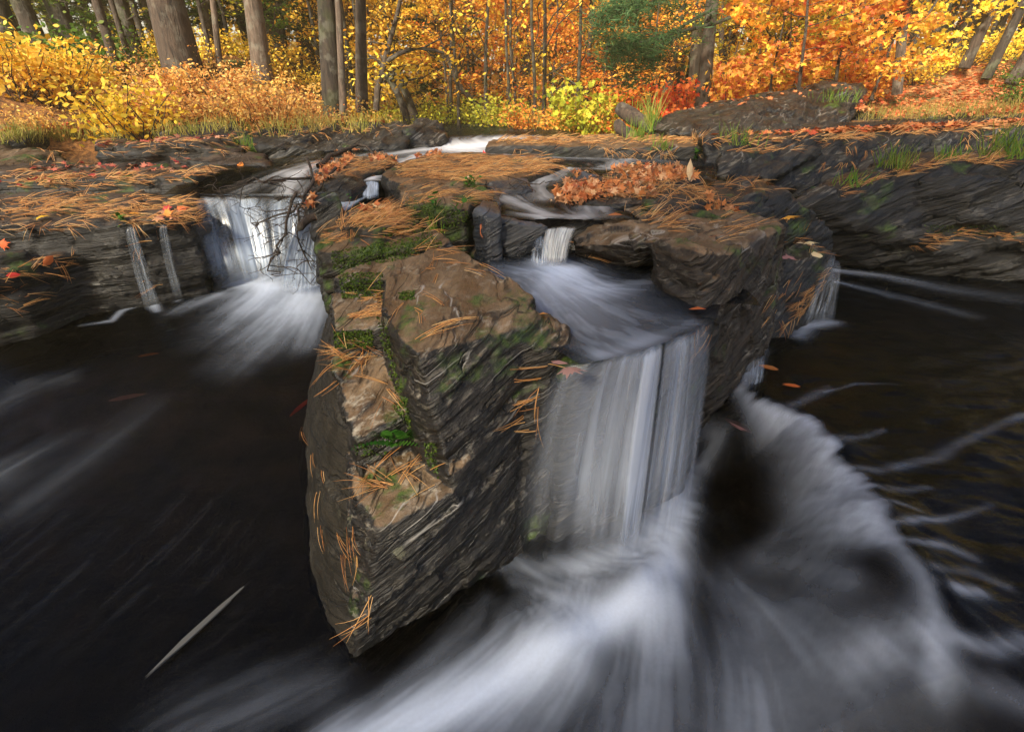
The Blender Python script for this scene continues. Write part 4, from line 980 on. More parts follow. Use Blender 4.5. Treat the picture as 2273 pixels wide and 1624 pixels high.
# unseen trees added behind the viewer so their crowns shade the pools
for x, y, k, sc, mt, lab in [(-3.4,-3.6,0,.95,'l_gold','added unseen golden tree shading the pools, behind the viewer, left'),(-1.2,-4.6,1,1.0,'l_orange','added unseen orange tree shading the pools from behind the viewer'),
   (-5.6,-2.4,1,.9,'l_gold','added unseen golden tree shading the pools, left of the near bank'),(-2.9,-6.2,1,1.15,'l_gold','tall added unseen golden tree shading the pools, set back behind the viewer'),
   (-2.0,-2.9,0,.8,'l_lime','added unseen lime tree shading the pools, close behind the viewer')]:
    put('golden_tree', lab, 'tree', BIG[k], (M['bark'], M[mt]), (x, y, gz(x, y)), x*3, sc)

# far wood: one mass of leaves behind the single trees
n = 150000
x = rng.uniform(-9, 30, n); y = 15.5+rng.uniform(0, 6, n)+np.abs(x-3)*-.10
fz = rng.uniform(0, 1, n)**.9*11
cl = vn(x*.5, fz*.5, y*.3)
keep = cl > -.45; x, y, fz = x[keep], y[keep], fz[keep]
x, y, fz = [q+rng.normal(0, .25, len(x)) for q in (x, y, fz)]
LV, LF = leaf_geo(np.stack([x, y, fz+.4], -1), OVAL, .20, .9)
tag(link('far_woods', np_mesh('far_woods', LV, LF), M['l_glow']), 'distant golden woods closing the view behind all the trees', 'woods', kind='stuff')
# ================================================================ UNDERGROWTH, LITTER, SMALL THINGS
def shrub_proto(h, r, nst, nl, ls, tmpl=OVAL):
    paths, tips = [], []
    for i in range(nst):
        a = rng.uniform(0, 6.28); l = r*rng.uniform(.3, 1)
        p = wiggle((0, 0, -.05), (math.cos(a)*l, math.sin(a)*l, h*rng.uniform(.6, 1)), 5, .05); paths.append((p, np.linspace(.005, .0018, 5)))
        tips += [(p[j], r*.33) for j in (2, 3, 4)]
    V, Fc = tube_np(paths, 4); LV, LF = leaf_geo(crown_pts(tips, nl, .6), tmpl, ls, .75)
    return np_mesh('stems', V, Fc, True), np_mesh('leaves', LV, LF)
SHR = [shrub_proto(.30, .32, 10, 420, .036), shrub_proto(.24, .34, 10, 380, .034), shrub_proto(.36, .34, 11, 450, .038)]
SHM = shrub_proto(.55, .4, 9, 380, .06, MAPLE)
def shrubs(rows):
    for u0, u1, Y0, Y1, n, pal, sc, lab, grp in rows:
        for i in range(n):
            u = u0+(u1-u0)*(i+rng.uniform(0, 1))/n; Yd = rng.uniform(Y0, Y1); x = (u-CX)/F*(Yd*cp+.05)
            m = SHM if pal.endswith('_m') else SHR[int(rng.integers(3))]; pl = pal.replace('_m', '')
            put('shrub', lab, 'shrub', m, (M['bark_thin'], M['l_'+pl]), (x, Yd, gz(x, Yd)-.02), rng.uniform(0, 6.28), sc*rng.uniform(.8, 1.25), grp, ('stems', 'leaves'))
shrubs([
 (-120,860,4.75,5.3,38,'tan',.8,'low tan-leaved bush on the left bank above the ledges','tan bushes along the left bank'),
 (-60,830,5.3,6.2,34,'tan',.8,'pale yellow-leaved bush among the feet of the left trunks','pale yellow bushes among the left trunks'),
 (-150,330,4.4,5.4,12,'gold',1.1,'yellow-leaved bush at the far left of the bank','yellow bushes at the far left bank'),
 (-160,200,4.2,5.0,7,'tan',.6,'small tan bush low on the bank at the left edge','small tan bushes at the left edge'),
 (80,330,5.8,7.0,7,'green',1.3,'bright green bush in the shade of the left trunks','green bushes in the left shade'),
 (330,840,6.4,7.6,14,'gold',.8,'yellow bush behind the feet of the left trunks','yellow bushes behind the left trunks'),
 (840,1180,6.5,8.4,13,'lime',1.0,'yellow-green bush on the far bank behind the rapid','yellow-green bushes behind the rapid'),
 (1150,1430,6.0,7.6,12,'orange',1.0,'low orange bush behind the far grass','orange bushes behind the far grass'),
 (1270,1340,5.9,6.3,3,'lime_m',.9,'bright yellow maple seedling on the grassy bank','yellow maple seedlings on the grassy bank'),
 (1385,1560,5.9,7,6,'red_m',.8,'small red maple seedling near the tilted boulder','red maple seedlings near the tilted boulder'),
 (1570,1950,6.2,7.2,12,'mapleor_m',1.0,'orange maple seedling behind the tilted boulder','orange maple seedlings behind the tilted boulder'),
 (1960,2400,6.8,8.5,12,'gold',1.0,'yellow bush on the right slope','yellow bushes on the right slope'),
 (2180,2330,6.0,7.0,4,'green',.8,'green bush at the right edge of the slope','green bushes at the right edge of the slope'),
])
def poly_rand(poly, n):
    p = np.array(poly, float); lo, hi = p.min(0), p.max(0); out = []
    while len(out) < n:
        q = lo+rng.uniform(0, 1, 2)*(hi-lo); ins = False; j = len(p)-1
        for i in range(len(p)):
            if (p[i, 1] > q[1]) != (p[j, 1] > q[1]) and q[0] < (p[j, 0]-p[i, 0])*(q[1]-p[i, 1])/(p[j, 1]-p[i, 1])+p[i, 0]: ins = not ins
            j = i
        if ins: out.append(q)
    return out
# --- pine needles
def needle_geo(items):
    """items: (point, direction, normal, length, width, bend)"""
    n = len(items); A = np.array([tuple(i[0]) for i in items]); D = np.array([tuple(i[1]) for i in items]); Nn = np.array([tuple(i[2]) for i in items])
    Ln, Wd, Bd = [np.array([i[k] for i in items]) for k in (3, 4, 5)]
    S = np.cross(D, Nn); S /= np.linalg.norm(S, axis=1)[:, None]+1e-9
    ks = np.linspace(0, 1, 5); an = np.array([0, 2.09, 4.19]); V = []
    for k in ks:
        c = A+D*(Ln*k)[:, None]+S*(Bd*Ln*k*k)[:, None]+Nn*(Ln*.05*np.sin(k*3.14))[:, None]
        w = Wd*(1-.75*k**3)
        for a in an: V.append(c+S*(w*.5*math.cos(a))[:, None]+Nn*(w*.5*math.sin(a))[:, None])
    V = np.stack(V, 1); m = V.shape[1]; fs = []
    for r in range(4):
        for a in range(3): fs.append([r*3+a, r*3+(a+1) % 3, (r+1)*3+(a+1) % 3, (r+1)*3+a])
    fs = np.array(fs)
    return V.reshape(-1, 3), (fs[None]+np.arange(n)[:, None, None]*m).reshape(-1, 4)
t = NT('pine_needle'); r = t.n('NewGeometry').outputs['Random Per Island']
c = t.ramp(r, [(0, (.50, .20, .06)), (.25, (.85, .50, .18)), (.45, (.72, .33, .10)), (.65, (.30, .11, .04)), (.8, (.66, .30, .09)), (1, (.92, .64, .30))])
M['needle'] = t.done(t.n('MixShader', {0: .25, 1: t.n('BsdfPrincipled', {'Base Color': c, 'Roughness': .45}), 2: t.n('BsdfTranslucent', {'Color': c})}))
NEED = []
def needles(poly, n, ln=.085, spread=math.pi, yaw=0.0, bunch=3, w=.0015, lift=.006, jit=.012):
    k = 0
    for q in poly_rand(poly, int(n/bunch)+1):
        h = cam_hit(*q)
        if not h: continue
        if n > 100 and float(vn(np.array([h[0].x*9]), np.array([h[0].y*9]), np.array([h[0].z*4]))[0]) < rng.uniform(-.65, -.02): continue
        nrm = h[1] if h[1].z > 0 else -h[1]
        dist = (h[0]-Vector((0, 0, 1))).length
        ya = yaw+rng.uniform(-spread, spread)
        for b in range(bunch if rng.random() < .75 else 1):
            a = ya+rng.normal(0, .16)
            d = Vector((math.cos(a), math.sin(a), 0)); d = d-nrm*d.dot(nrm)
            if d.length < .2: d = Vector((math.cos(a)*.2, 0, -1)); d = d-nrm*d.dot(nrm)
            d.normalize(); d = (d+nrm*rng.uniform(-.02, .10)).normalized()
            ww = w*max(1.0, dist*.42)
            NEED.append((h[0]+nrm*rng.uniform(.002, lift)+Vector((rng.normal(0, jit)*.3, rng.normal(0, jit)*.3, 0)), d, nrm, ln*rng.uniform(.7, 1.15), ww, rng.normal(0, .10)))
for poly, n, kw in [
  ([(0,440),(200,425),(430,440),(430,470),(330,500),(200,505),(60,515),(0,510)], 1700, dict(spread=.9, bunch=3)),
  ([(0,375),(200,385),(430,375),(520,355),(430,395),(200,418),(0,415)], 900, dict(spread=.9)),
  ([(100,330),(220,310),(560,300),(560,330),(400,345),(220,345)], 450, dict(spread=.9)),
  ([(60,575),(170,575),(150,600),(20,620),(0,600)], 120, dict(spread=.8)), ([(0,600),(60,620),(70,690),(0,690)], 50, {}),
  ([(330,480),(430,470),(435,500),(340,510)], 90, dict(spread=.8)),
  ([(200,560),(380,520),(400,640),(260,660)], 26, {}),
  ([(870,365),(950,344),(1200,346),(1245,368),(1170,392),(1040,405),(880,395)], 2300, dict(spread=.7)),
  ([(720,380),(760,350),(870,345),(870,372),(760,392)], 420, dict(spread=.9)),
  ([(880,412),(1050,410),(1090,430),(1020,455),(900,455)], 260, dict(spread=.7)),
  ([(705,515),(760,480),(890,460),(900,480),(850,520),(760,545),(710,545)], 420, dict(spread=.6, yaw=.3, ln=.075)),
  ([(850,470),(960,490),(960,530),(850,530)], 50, dict(spread=.8)),
  ([(745,480),(830,455),(890,470),(880,500),(770,505)], 240, dict(spread=.8)),
  ([(760,640),(845,640),(850,705),(760,715)], 150, dict(spread=.55, yaw=.15, ln=.078)),
  ([(745,770),(835,765),(840,800),(800,850),(745,850)], 120, dict(ln=.07)),
  ([(880,660),(1000,655),(990,690),(900,700)], 9, {}), ([(900,740),(1050,700),(1040,720),(930,770)], 14, dict(spread=.5, yaw=.4)),
  ([(950,570),(1080,560),(1100,600),(930,610)], 14, dict(spread=.6)), ([(850,560),(1000,545),(990,560),(860,575)], 30, dict(spread=.5)),
  ([(810,1030),(960,1040),(960,1090),(820,1090)], 42, {}), ([(800,860),(900,850),(900,900),(850,920)], 10, {}),
  ([(700,1150),(800,1160),(800,1260),(720,1250)], 16, dict(spread=.6, yaw=-1.5)), ([(780,1290),(830,1290),(830,1380),(790,1380)], 8, dict(spread=.3, yaw=-1.5)),
  ([(690,1000),(740,1000),(740,1120),(710,1120)], 8, dict(spread=.3, yaw=-1.5)), ([(670,920),(690,920),(690,960),(670,960)], 5, dict(spread=.4, yaw=-1.5)),
  ([(1170,840),(1230,780),(1220,900),(1190,980),(1150,950)], 30, dict(spread=.5, yaw=-2.2)),
  ([(940,600),(1000,560),(1010,590),(960,620)], 6, {}),
  ([(1365,470),(1440,465),(1510,490),(1480,520),(1440,500)], 90, dict(spread=.6, ln=.075)),
  ([(1500,495),(1640,475),(1700,500),(1600,545),(1520,540)], 34, dict(spread=.6, ln=.075)),
  ([(1250,410),(1330,395),(1440,390),(1560,385),(1560,410),(1440,440),(1300,445)], 500, {}),
  ([(1350,365),(1540,370),(1560,395),(1400,400)], 400, {}),
  ([(1440,412),(1590,405),(1570,440),(1520,460),(1440,450)], 150, {}), ([(1590,400),(1740,405),(1720,425),(1600,420)], 60, {}),
  ([(1560,440),(1640,450),(1620,465),(1570,460)], 60, {}),
  ([(1740,490),(1850,545),(1800,570),(1740,540)], 24, {}),
  ([(1795,640),(1840,590),(1848,600),(1780,700),(1740,735),(1760,690)], 150, dict(spread=.25, yaw=-2.1, ln=.085)), ([(1720,620),(1790,600),(1740,740),(1700,740)], 30, dict(spread=.4, yaw=-1.9)),
  ([(1540,700),(1580,720),(1570,780),(1545,790)], 12, dict(spread=.5, yaw=-2)), ([(1250,520),(1300,540),(1330,600),(1290,600)], 10, {}),
  ([(2000,545),(2030,520),(2180,505),(2273,530),(2273,545),(2160,525),(2020,550)], 260, dict(spread=.45)),
  ([(1100,300),(1560,305),(1560,325),(1100,320)], 1300, dict(spread=.8, lift=.01)),
  ([(1570,310),(1850,300),(2273,272),(2273,284),(1850,312),(1580,322)], 600, dict(spread=.6)),
  ([(1820,300),(2000,300),(2000,330),(1850,380),(1800,360)], 60, dict(spread=.6, yaw=-2.2)), ([(2140,280),(2230,280),(2200,330),(2130,330)], 80, dict(yaw=-2, spread=.5)),
  ([(1960,385),(2110,352),(2273,345),(2273,375),(2100,360),(1990,395)], 420, dict(spread=.6)), ([(1850,420),(1960,390),(1940,405),(1860,440)], 60, dict(spread=.4)),
  ([(1600,335),(1700,325),(1780,330),(1700,345)], 90, dict(spread=.4)),
  ([(60,340),(200,330),(200,370),(60,370)], 150, {}),
  ([(530,290),(900,280),(900,300),(540,305)], 260, {}),
  ([(1140,330),(1560,325),(1560,345),(1140,335)], 160, dict(yaw=-1.6, spread=.5)),
]: needles(poly, n, **kw)
V, Fc = needle_geo(NEED)
tag(link('pine_needles', np_mesh('pine_needles', V, Fc, True), M['needle']), 'orange dry pine needles strewn over the slate ledges', 'pine needles', kind='stuff')
print('needles', len(NEED))
# --- leaf litter: uncountable mass on banks and ledges
def litter(polys, size, name, mats, label, tmpl=MAPLE, lift=.012, tilt=.35, k=1):
    for (mt, frac) in mats:
        pts = []
        for poly, n in polys:
            for q in poly_rand(poly, max(1, int(n*frac*k))):
                h = cam_hit(*q)
                if h and h[1].z > .1: pts.append(tuple(h[0]+h[1]*rng.uniform(.004, lift)))
        LV, LF = leaf_geo(np.array(pts), tmpl, size, tilt, curl=.35+.5*(k > 1))
        tag(link(name, np_mesh(name, LV, LF), M[mt]), label.format(mt[2:]), 'leaf litter', kind='stuff')
M['l_brownleaf'] = leaf_mat('leaf_dry_brown', [(.55,.20,.07),(.70,.30,.10),(.62,.12,.05),(.80,.42,.16),(.45,.14,.05)], .25)
M['l_peach'] = leaf_mat('leaf_curled_peach', [(.80,.38,.14),(.58,.20,.07),(.86,.58,.32),(.45,.12,.05),(.75,.32,.11),(.40,.20,.10)], .3)
M['l_pinkred'] = leaf_mat('leaf_red_pink', [(.50,.06,.04),(.70,.22,.12),(.62,.30,.16),(.78,.45,.25),(.5,.2,.1)], .25)
litter([([(1950,170),(2273,130),(2273,250),(1950,262),(1900,240)],2600),([(1570,300),(2273,265),(2273,278),(1850,296)],400),([(0,290),(500,240),(850,230),(860,272),(500,265),(300,300)],1600),
        ([(1500,235),(1900,180),(1900,200),(1500,250)],60),([(1000,262),(1450,262),(1450,300),(1000,290)],250)], .055, 'leaf_litter', [('l_brownleaf',1.0)], 'dry brown leaves carpeting the banks')
litter([([(60,365),(430,350),(430,372),(100,400)],110),([(200,315),(520,298),(520,306),(220,325)],70),([(330,470),(425,455),(430,470),(350,490)],14),([(0,400),(100,395),(100,410),(0,415)],12)], .044, 'leaf_litter', [('l_pinkred',1.0)], 'red and pink maple leaves scattered on the left ledges')
litter([([(1235,425),(1290,400),(1330,405),(1340,440),(1290,450),(1240,440)],120),([(1340,380),(1400,368),(1560,375),(1560,400),(1400,405)],130),([(1330,405),(1460,400),(1450,440),(1340,440)],60),([(1262,372),(1315,355),(1320,385),(1275,395)],40),
        ([(668,380),(740,335),(800,330),(770,372),(700,420)],170),([(655,430),(700,430),(695,465),(650,460)],30),([(910,340),(990,335),(985,352),(915,352)],40),([(820,345),(880,345),(870,362),(825,360)],18),
        ([(800,465),(890,455),(890,475),(820,485)],10),([(1560,445),(1640,455),(1620,465),(1565,462)],8)], .036, 'leaf_litter', [('l_peach',1.0)], 'heaped curled orange-brown leaves caught on the rocks of the upper stream', tilt=.9, lift=.025, k=2)
# --- single leaves one can point to
LEAFM = dict(yellow=leaf_mat('leaf_one_yellow', [(.88,.55,.03)], .2), orange=leaf_mat('leaf_one_orange', [(.80,.26,.05)], .2), red=leaf_mat('leaf_one_red', [(.75,.10,.05)], .2),
             cream=leaf_mat('leaf_one_cream', [(.75,.55,.32)], .2), pink=leaf_mat('leaf_one_pink', [(.42,.22,.20)], .2), grey=leaf_mat('leaf_one_grey', [(.12,.12,.115)], .1), brown=leaf_mat('leaf_one_brown', [(.50,.17,.05)], .2), amber=leaf_mat('leaf_one_amber', [(.85,.42,.06)], .2))
MAPLE2 = []
for a_, r_ in [(0,.62),(12,.30),(26,.40),(34,.30),(48,.58),(58,.34),(74,.36),(84,.26),(100,.46),(116,.28),(150,.20),(176,.12)]: MAPLE2.append((math.sin(R(a_))*r_, math.cos(R(a_))*r_))
MAPLE2 = np.array(MAPLE2+[(-x, y) for x, y in MAPLE2[1:][::-1]])
def one_leaf(u, v, size, mt, label, tmpl=MAPLE2, tilt=.15, z=None, yaw=None, stand=None, name='fallen_leaf', asp=(1, 1)):
    if z is None:
        h = cam_hit(u, v); p, nrm = h[0], (h[1] if h[1].z > 0 else -h[1])
    else: p, nrm = P(u, v, z), Vector((0, 0, 1))
    k = len(tmpl); c = np.array([(x*size*asp[0], y*size*asp[1], size*.22*(-abs(x)*1.2-abs(y)*.6)) for x, y in tmpl]+[(0, 0, .012*size)])
    fs = [[i, (i+1) % k, k] for i in range(k)]
    e = link(name, np_mesh('leaf', c, np.array(fs), True), LEAFM[mt]); tag(e, label, 'leaf')
    q = nrm.to_track_quat('Z', 'Y').to_matrix() @ Matrix.Rotation(yaw if yaw is not None else rng.uniform(0, 6.28), 3, 'Z') @ Matrix.Rotation(tilt, 3, 'X')
    if stand is not None: q = Matrix.Rotation(stand[1], 3, 'Z') @ Matrix.Rotation(stand[0], 3, 'X')
    e.rotation_euler = q.to_euler(); e.location = p+nrm*(.008+size*.12)
    return e
one_leaf(95,487,.062,'yellow','bright yellow leaf on the thick needle mat of the lowest left shelf')
one_leaf(8,540,.05,'red','red-orange maple leaf at the left edge below the needle mat')
one_leaf(105,578,.055,'orange','long orange leaf on the little needle shelf in the left black ledge', OVAL)
one_leaf(28,610,.04,'red','red-tipped orange leaf low on the left ledge, at the frame edge', OVAL)
one_leaf(400,468,.07,'red','red maple leaf on the ledge corner beside the left fall')
one_leaf(375,478,.06,'orange','orange leaf next to the red one on the ledge corner beside the left fall')
one_leaf(300,478,.05,'amber','amber leaf on the lowest left shelf right of the yellow one')
one_leaf(1075,522,.062,'brown','orange-brown leaf hanging from a needle before the dark hollow', OVAL, z=.64, stand=(1.35, .2), asp=(.8, 1.1))
one_leaf(1205,706,.04,'orange','orange leaf tucked behind the right corner of the pointed boulder', OVAL, z=.60, tilt=.4)
one_leaf(1262,832,.06,'pink','dull pink wet leaf stuck at the left end of the curtain fall lip', MAPLE2, z=.565, tilt=.2, yaw=.6)
one_leaf(1240,815,.05,'pink','narrow pink leaf fold above the dull pink wet leaf', OVAL, z=.57, tilt=.3, yaw=.6, asp=(.6,1))
one_leaf(1546,694,.055,'orange','round red-orange leaf at the right end of the curtain fall lip', OVAL, z=.565, tilt=.3, asp=(1.3,.9))
one_leaf(1747,492,.085,'amber','amber maple leaf caught on needles at the right boulder corner', MAPLE2, z=.66, tilt=.3, yaw=.4)
one_leaf(1795,545,.07,'cream','cream leaf on the dripping ledge, farther one', MAPLE2, z=.51, yaw=.5)
one_leaf(1812,572,.06,'cream','pale round cream leaf at the brink of the dripping ledge', OVAL, z=.495, asp=(1.2,1))
one_leaf(1748,580,.07,'pink','pale pink leaf on the inner edge of the dripping ledge', MAPLE2, z=.50)
one_leaf(1775,545,.05,'cream','small cream leaf lying between the amber and the pale round one', OVAL, z=.51)
one_leaf(1365,485,.07,'brown','red-brown leaf where the right boulder meets the upper pool', OVAL, z=.70)
one_leaf(855,470,.05,'orange','small orange leaf on the mossy-faced slab')
one_leaf(845,463,.06,'cream','pale cream leaf on the back step of the mossy-faced slab', OVAL)
one_leaf(1532,388,.08,'cream','upright pale leaf standing at the end of the leaf heap', OVAL, z=.75, stand=(1.4, .3), asp=(.7, 1))
one_leaf(1040,398,.05,'cream','cream leaf lying on the broad needle slab', OVAL)
one_leaf(880,352,.08,'red','bright red leaf at the upstream corner of the litter slab')
one_leaf(1078,340,.07,'red','dark red leaf at the far rim of the broad needle slab')
one_leaf(922,338,.09,'amber','amber leaf topping the little leaf heap beside the rapid', tilt=.6)
one_leaf(535,368,.07,'orange','large folded orange leaf on the second left shelf near the water', OVAL, tilt=.5)
one_leaf(1695,640,.05,'orange','orange leaf fragment low beside the dripping ledge', OVAL) if False else None
# leaves drifting under the surface
def drift(u, v, size, mt, label, asp, yaw, dz=-.02):
    p = PS(u, v, zlow); p.z += dz
    k = len(OVAL); c = np.array([(x*size*asp, y*size, 0.004*(1-abs(y))) for x, y in OVAL]+[(0, 0, .006)]); c2 = c.copy(); c2[:, 2] -= .004
    fs = [[i, (i+1) % k, k] for i in range(k)]
    e = link('drifting_leaf', np_mesh('leaf', np.concatenate([c, c2]), np.array(fs+[[a+k+1, c_+k+1, b+k+1] for a, b, c_ in fs]), True), LEAFM[mt]); tag(e, label, 'leaf')
    e.location = p; e.rotation_euler = (0, 0, yaw)
drift(450,1390,.25,'grey','long pale leaf sliver drifting in the near left pool',.11,-.42,.004)
drift(325,777,.07,'orange','orange leaf drifting under the left pool surface',.4,-1.1)
drift(275,865,.11,'pink','pale brownish leaf drifting in the left pool',.45,-1.1,-.03)
drift(665,885,.13,'red','dark red leaf pressed along the boulder flank under water',.25,-.25,-.03)
#drift(545,920,.12,'pink','faint pink leaf deep in the left pool',.35,-1.0,-.04)
#drift(205,1335,.12,'pink','dull pink leaf near the bottom left of the pool',.45,-1.0,-.02)
#drift(150,1200,.22,'cream','thin pale stem drifting in the left pool',.07,-.5,-.01)
drift(1757,858,.05,'orange','orange leaf drifting under the right boulder tip',.5,1.2,.004)
drift(1706,818,.06,'brown','brown leaf half sunk nearest the right boulder tip',.7,1.0,.004)
drift(1640,945,.09,'pink','reddish leaf in the dark water right of the curtain fall',.6,.6,.0)
# --- plants
def blades(name, label, u, v, n, h, spread, mat, w=.004, Y=None, lean=.5, cat='grass tuft'):
    p = PY(u, v, Y) if Y else cam_hit(u, v)[0]
    items = []
    for i in range(n):
        a = rng.uniform(0, 6.28); d = Vector((math.cos(a)*lean*rng.uniform(.1, 1.3), math.sin(a)*lean*rng.uniform(.1, 1.3), 1)).normalized()
        items.append((Vector((rng.normal(0, spread), rng.normal(0, spread), -.01)), d, Vector((math.cos(a), math.sin(a), -.2)), h*rng.uniform(.5, 1.2), w, rng.normal(0, .25)))
    V, Fc = needle_geo(items); V[:, 2] -= .0
    o = link(name, np_mesh(name, V, Fc, True), mat); o.location = p; return tag(o, label, cat)
GR = leaf_mat('grass_green', [(.10,.28,.03),(.16,.36,.04),(.30,.34,.06),(.12,.22,.02)], .3)
GY = leaf_mat('grass_straw', [(.45,.34,.08),(.30,.30,.05),(.60,.45,.14),(.25,.32,.05)], .3)
for a in [(1990,368,60,.11,.05,GR,'green grass tuft on the left crest of the right slate wall'),(1895,408,34,.08,.04,GR,'small green grass tuft lower down the right wall crest'),
          (2240,345,90,.16,.06,GR,'large green grass tuft on the wall at the right edge'),(2110,352,50,.07,.035,GR,'short grass strip along the middle of the right wall crest'),
          (548,335,46,.13,.03,GR,'green weed tuft under the dark broken ledge left of the rapid'),(1412,310,70,.16,.05,GR,'grass tuft at the tip of the fallen log'),
          (1640,318,40,.12,.06,GR,'grass tuft at the foot of the tilted boulder'),(1470,330,26,.10,.03,GR,'grass tuft hanging on the thin sunlit shelf'),
          (972,512,26,.055,.012,GR,'tiny grass tuft on the right corner of the mossy slab'),(1850,225,50,.12,.07,GR,'grass tuft growing on top of the tilted boulder') ,
          (700,290,60,.16,.08,GY,'straw-coloured grass above the broken left ledge'),(620,300,50,.15,.08,GY,'straw grass tuft left of the broken ledge'),(470,262,60,.15,.10,GY,'straw grass over the domed dark rock'),
          (800,290,50,.14,.08,GY,'straw grass tuft right of the broken ledge')]:
    blades('grass_tuft', a[6], a[0], a[1], a[2], a[3], a[4], a[5])
def grass_mass(poly, n, h, mat, name, label, w=.005):
    items = []
    for q in poly_rand(poly, n):
        hh = cam_hit(*q)
        if not hh: continue
        a = rng.uniform(0, 6.28); d = Vector((math.cos(a)*rng.uniform(0, .6), math.sin(a)*rng.uniform(0, .6), 1)).normalized()
        items.append((hh[0]-Vector((0, 0, .01)), d, Vector((math.cos(a), math.sin(a), -.1)), h*rng.uniform(.5, 1.3), w, rng.normal(0, .3)))
    V, Fc = needle_geo(items); tag(link(name, np_mesh(name, V, Fc, True), mat), label, 'grass', kind='stuff')
grass_mass([(1000,262),(1200,258),(1460,255),(1450,295),(1250,292),(1020,285)], 4200, .26, GY, 'grass', 'tall yellow-green grass on the far bank', .006)
grass_mass([(1180,262),(1450,240),(1450,300),(1200,290)], 2400, .26, GR, 'grass', 'fresh green grass on the far bank by the log', .006)
grass_mass([(0,290),(300,300),(560,270),(900,262),(900,275),(560,290),(330,310),(0,320)], 900, .10, GY, 'grass', 'dry grass fringe along the left bank', .005)
grass_mass([(1900,245),(2273,225),(2273,262),(1900,270)], 700, .08, GY, 'grass', 'dry grass fringe along the right bank')
# fern and sprouts
def fern(u, v, label, nfr=5, L=.085, name='fern'):
    p = cam_hit(u, v)[0]; e = empty(name, p, label, 'fern')
    for f in range(nfr):
        a = .35+f*2.4/max(1, nfr-1); d = np.array([math.cos(a), -.45, .30+.75*math.sin(a)]); pts = []; n = 11
        V, Fc = [], []
        sp_ = [np.array([0, 0, 0])+d*L*k/n+np.array([0, 0, -1])*L*.5*(k/n)**2 for k in range(n+1)]
        sd_ = np.cross(d, [0, 0, 1]); sd_ /= np.linalg.norm(sd_)
        for k in range(1, n+1):
            l = L*.42*(1-k/(n+2))
            for s in (-1, 1):
                b = sp_[k]; tip = b+sd_*s*l+d*l*.25; m = (b+tip)/2; wv = d*l*.22
                i = len(V); V += [b, m+wv, tip, m-wv]; Fc.append([i, i+1, i+2, i+3])
        link('frond', np_mesh('frond', np.array(V), np.array(Fc)), LG, e)
LG = leaf_mat('fern_green', [(.04,.17,.02),(.08,.24,.03),(.03,.12,.015)], .3)
fern(878,978,'small green fern in the dark notch of the pointed boulder')
def sprout(u, v, label, n=5, s=.02, z=None):
    p = cam_hit(u, v)[0]; e = empty('sprout', p, label, 'plant')
    V, Fc = tube_np([(wiggle((0,0,0),(rng.normal(0,.02),-.03,.03),4,.005), np.full(4,.0012)) for _ in range(n)], 4)
    link('stems', np_mesh('stems', V, Fc, True), LG, e)
    pos = rng.normal(0, .014, (n*2, 3))+np.array([0,-.03,.03]); LV, LF = leaf_geo(pos, OVAL, s, .4); link('leaves', np_mesh('leaves', LV, LF), LG, e)
sprout(965,462,'green sprout with small leaves on the mossy block face, left one'); sprout(1020,470,'single yellow-green sprout right on the mossy block face', 2, .03)
sprout(1546,352,'pale yellow seedling at the right bank by the black ledge', 4, .06); sprout(790,455,'tiny green sprig on the back step of the mossy-faced slab', 3, .014)
sprout(285,493,'green sprig at the edge of the lowest left shelf', 4, .03); sprout(1045,410,'bright moss tuft on the rim of the mossy block', 9, .016)
# --- log, twigs
def logo_(a, b, r, label, name='log'):
    a, b = Vector(a), Vector(b); e = empty(name, a, label, 'log'); pp = wiggle((0,0,0), b-a, 12, .02)
    rr = r*(1+.12*vn(np.linspace(0,6,12), np.zeros(12)))
    V, Fc = tube_np([(pp, rr)], 14); link('trunk', np_mesh('trunk', V, Fc, True), M['bark'], e)
    for q, s in ((0, -1), (11, 1)):
        an = np.linspace(0, 6.283, 14, endpoint=False); ring = V[q*14:(q+1)*14]; c = ring.mean(0)+(pp[q]-pp[5])/np.linalg.norm(pp[q]-pp[5])*r*.15
        VV = np.vstack([ring, c]); link('cut_end', np_mesh('cut_end', VV, np.array([[i, (i+1) % 14, 14] for i in range(14)])), M['cut'], e)
t = NT('cut_wood'); M['cut'] = t.done(t.n('BsdfPrincipled', {'Base Color': t.ramp(t.noise(t.n('NewGeometry').outputs['Position'], 60, 4), [(.3,(.18,.10,.05)),(.7,(.45,.28,.15))]), 'Roughness': .8}))
logo_(PY(1376,240,5.2), PY(1475,302,4.7), .062, 'thick flaking log leaning on the thin shelf beside the boulder')
logo_(PY(1372,275,4.9), PY(1402,305,4.6), .045, 'short thin log propped under the flaking log')
logo_(P(668,505,.66), P(700,480,.69), .012, 'broken branch stub poking from the leaf pile over the left fall', 'branch_stub')
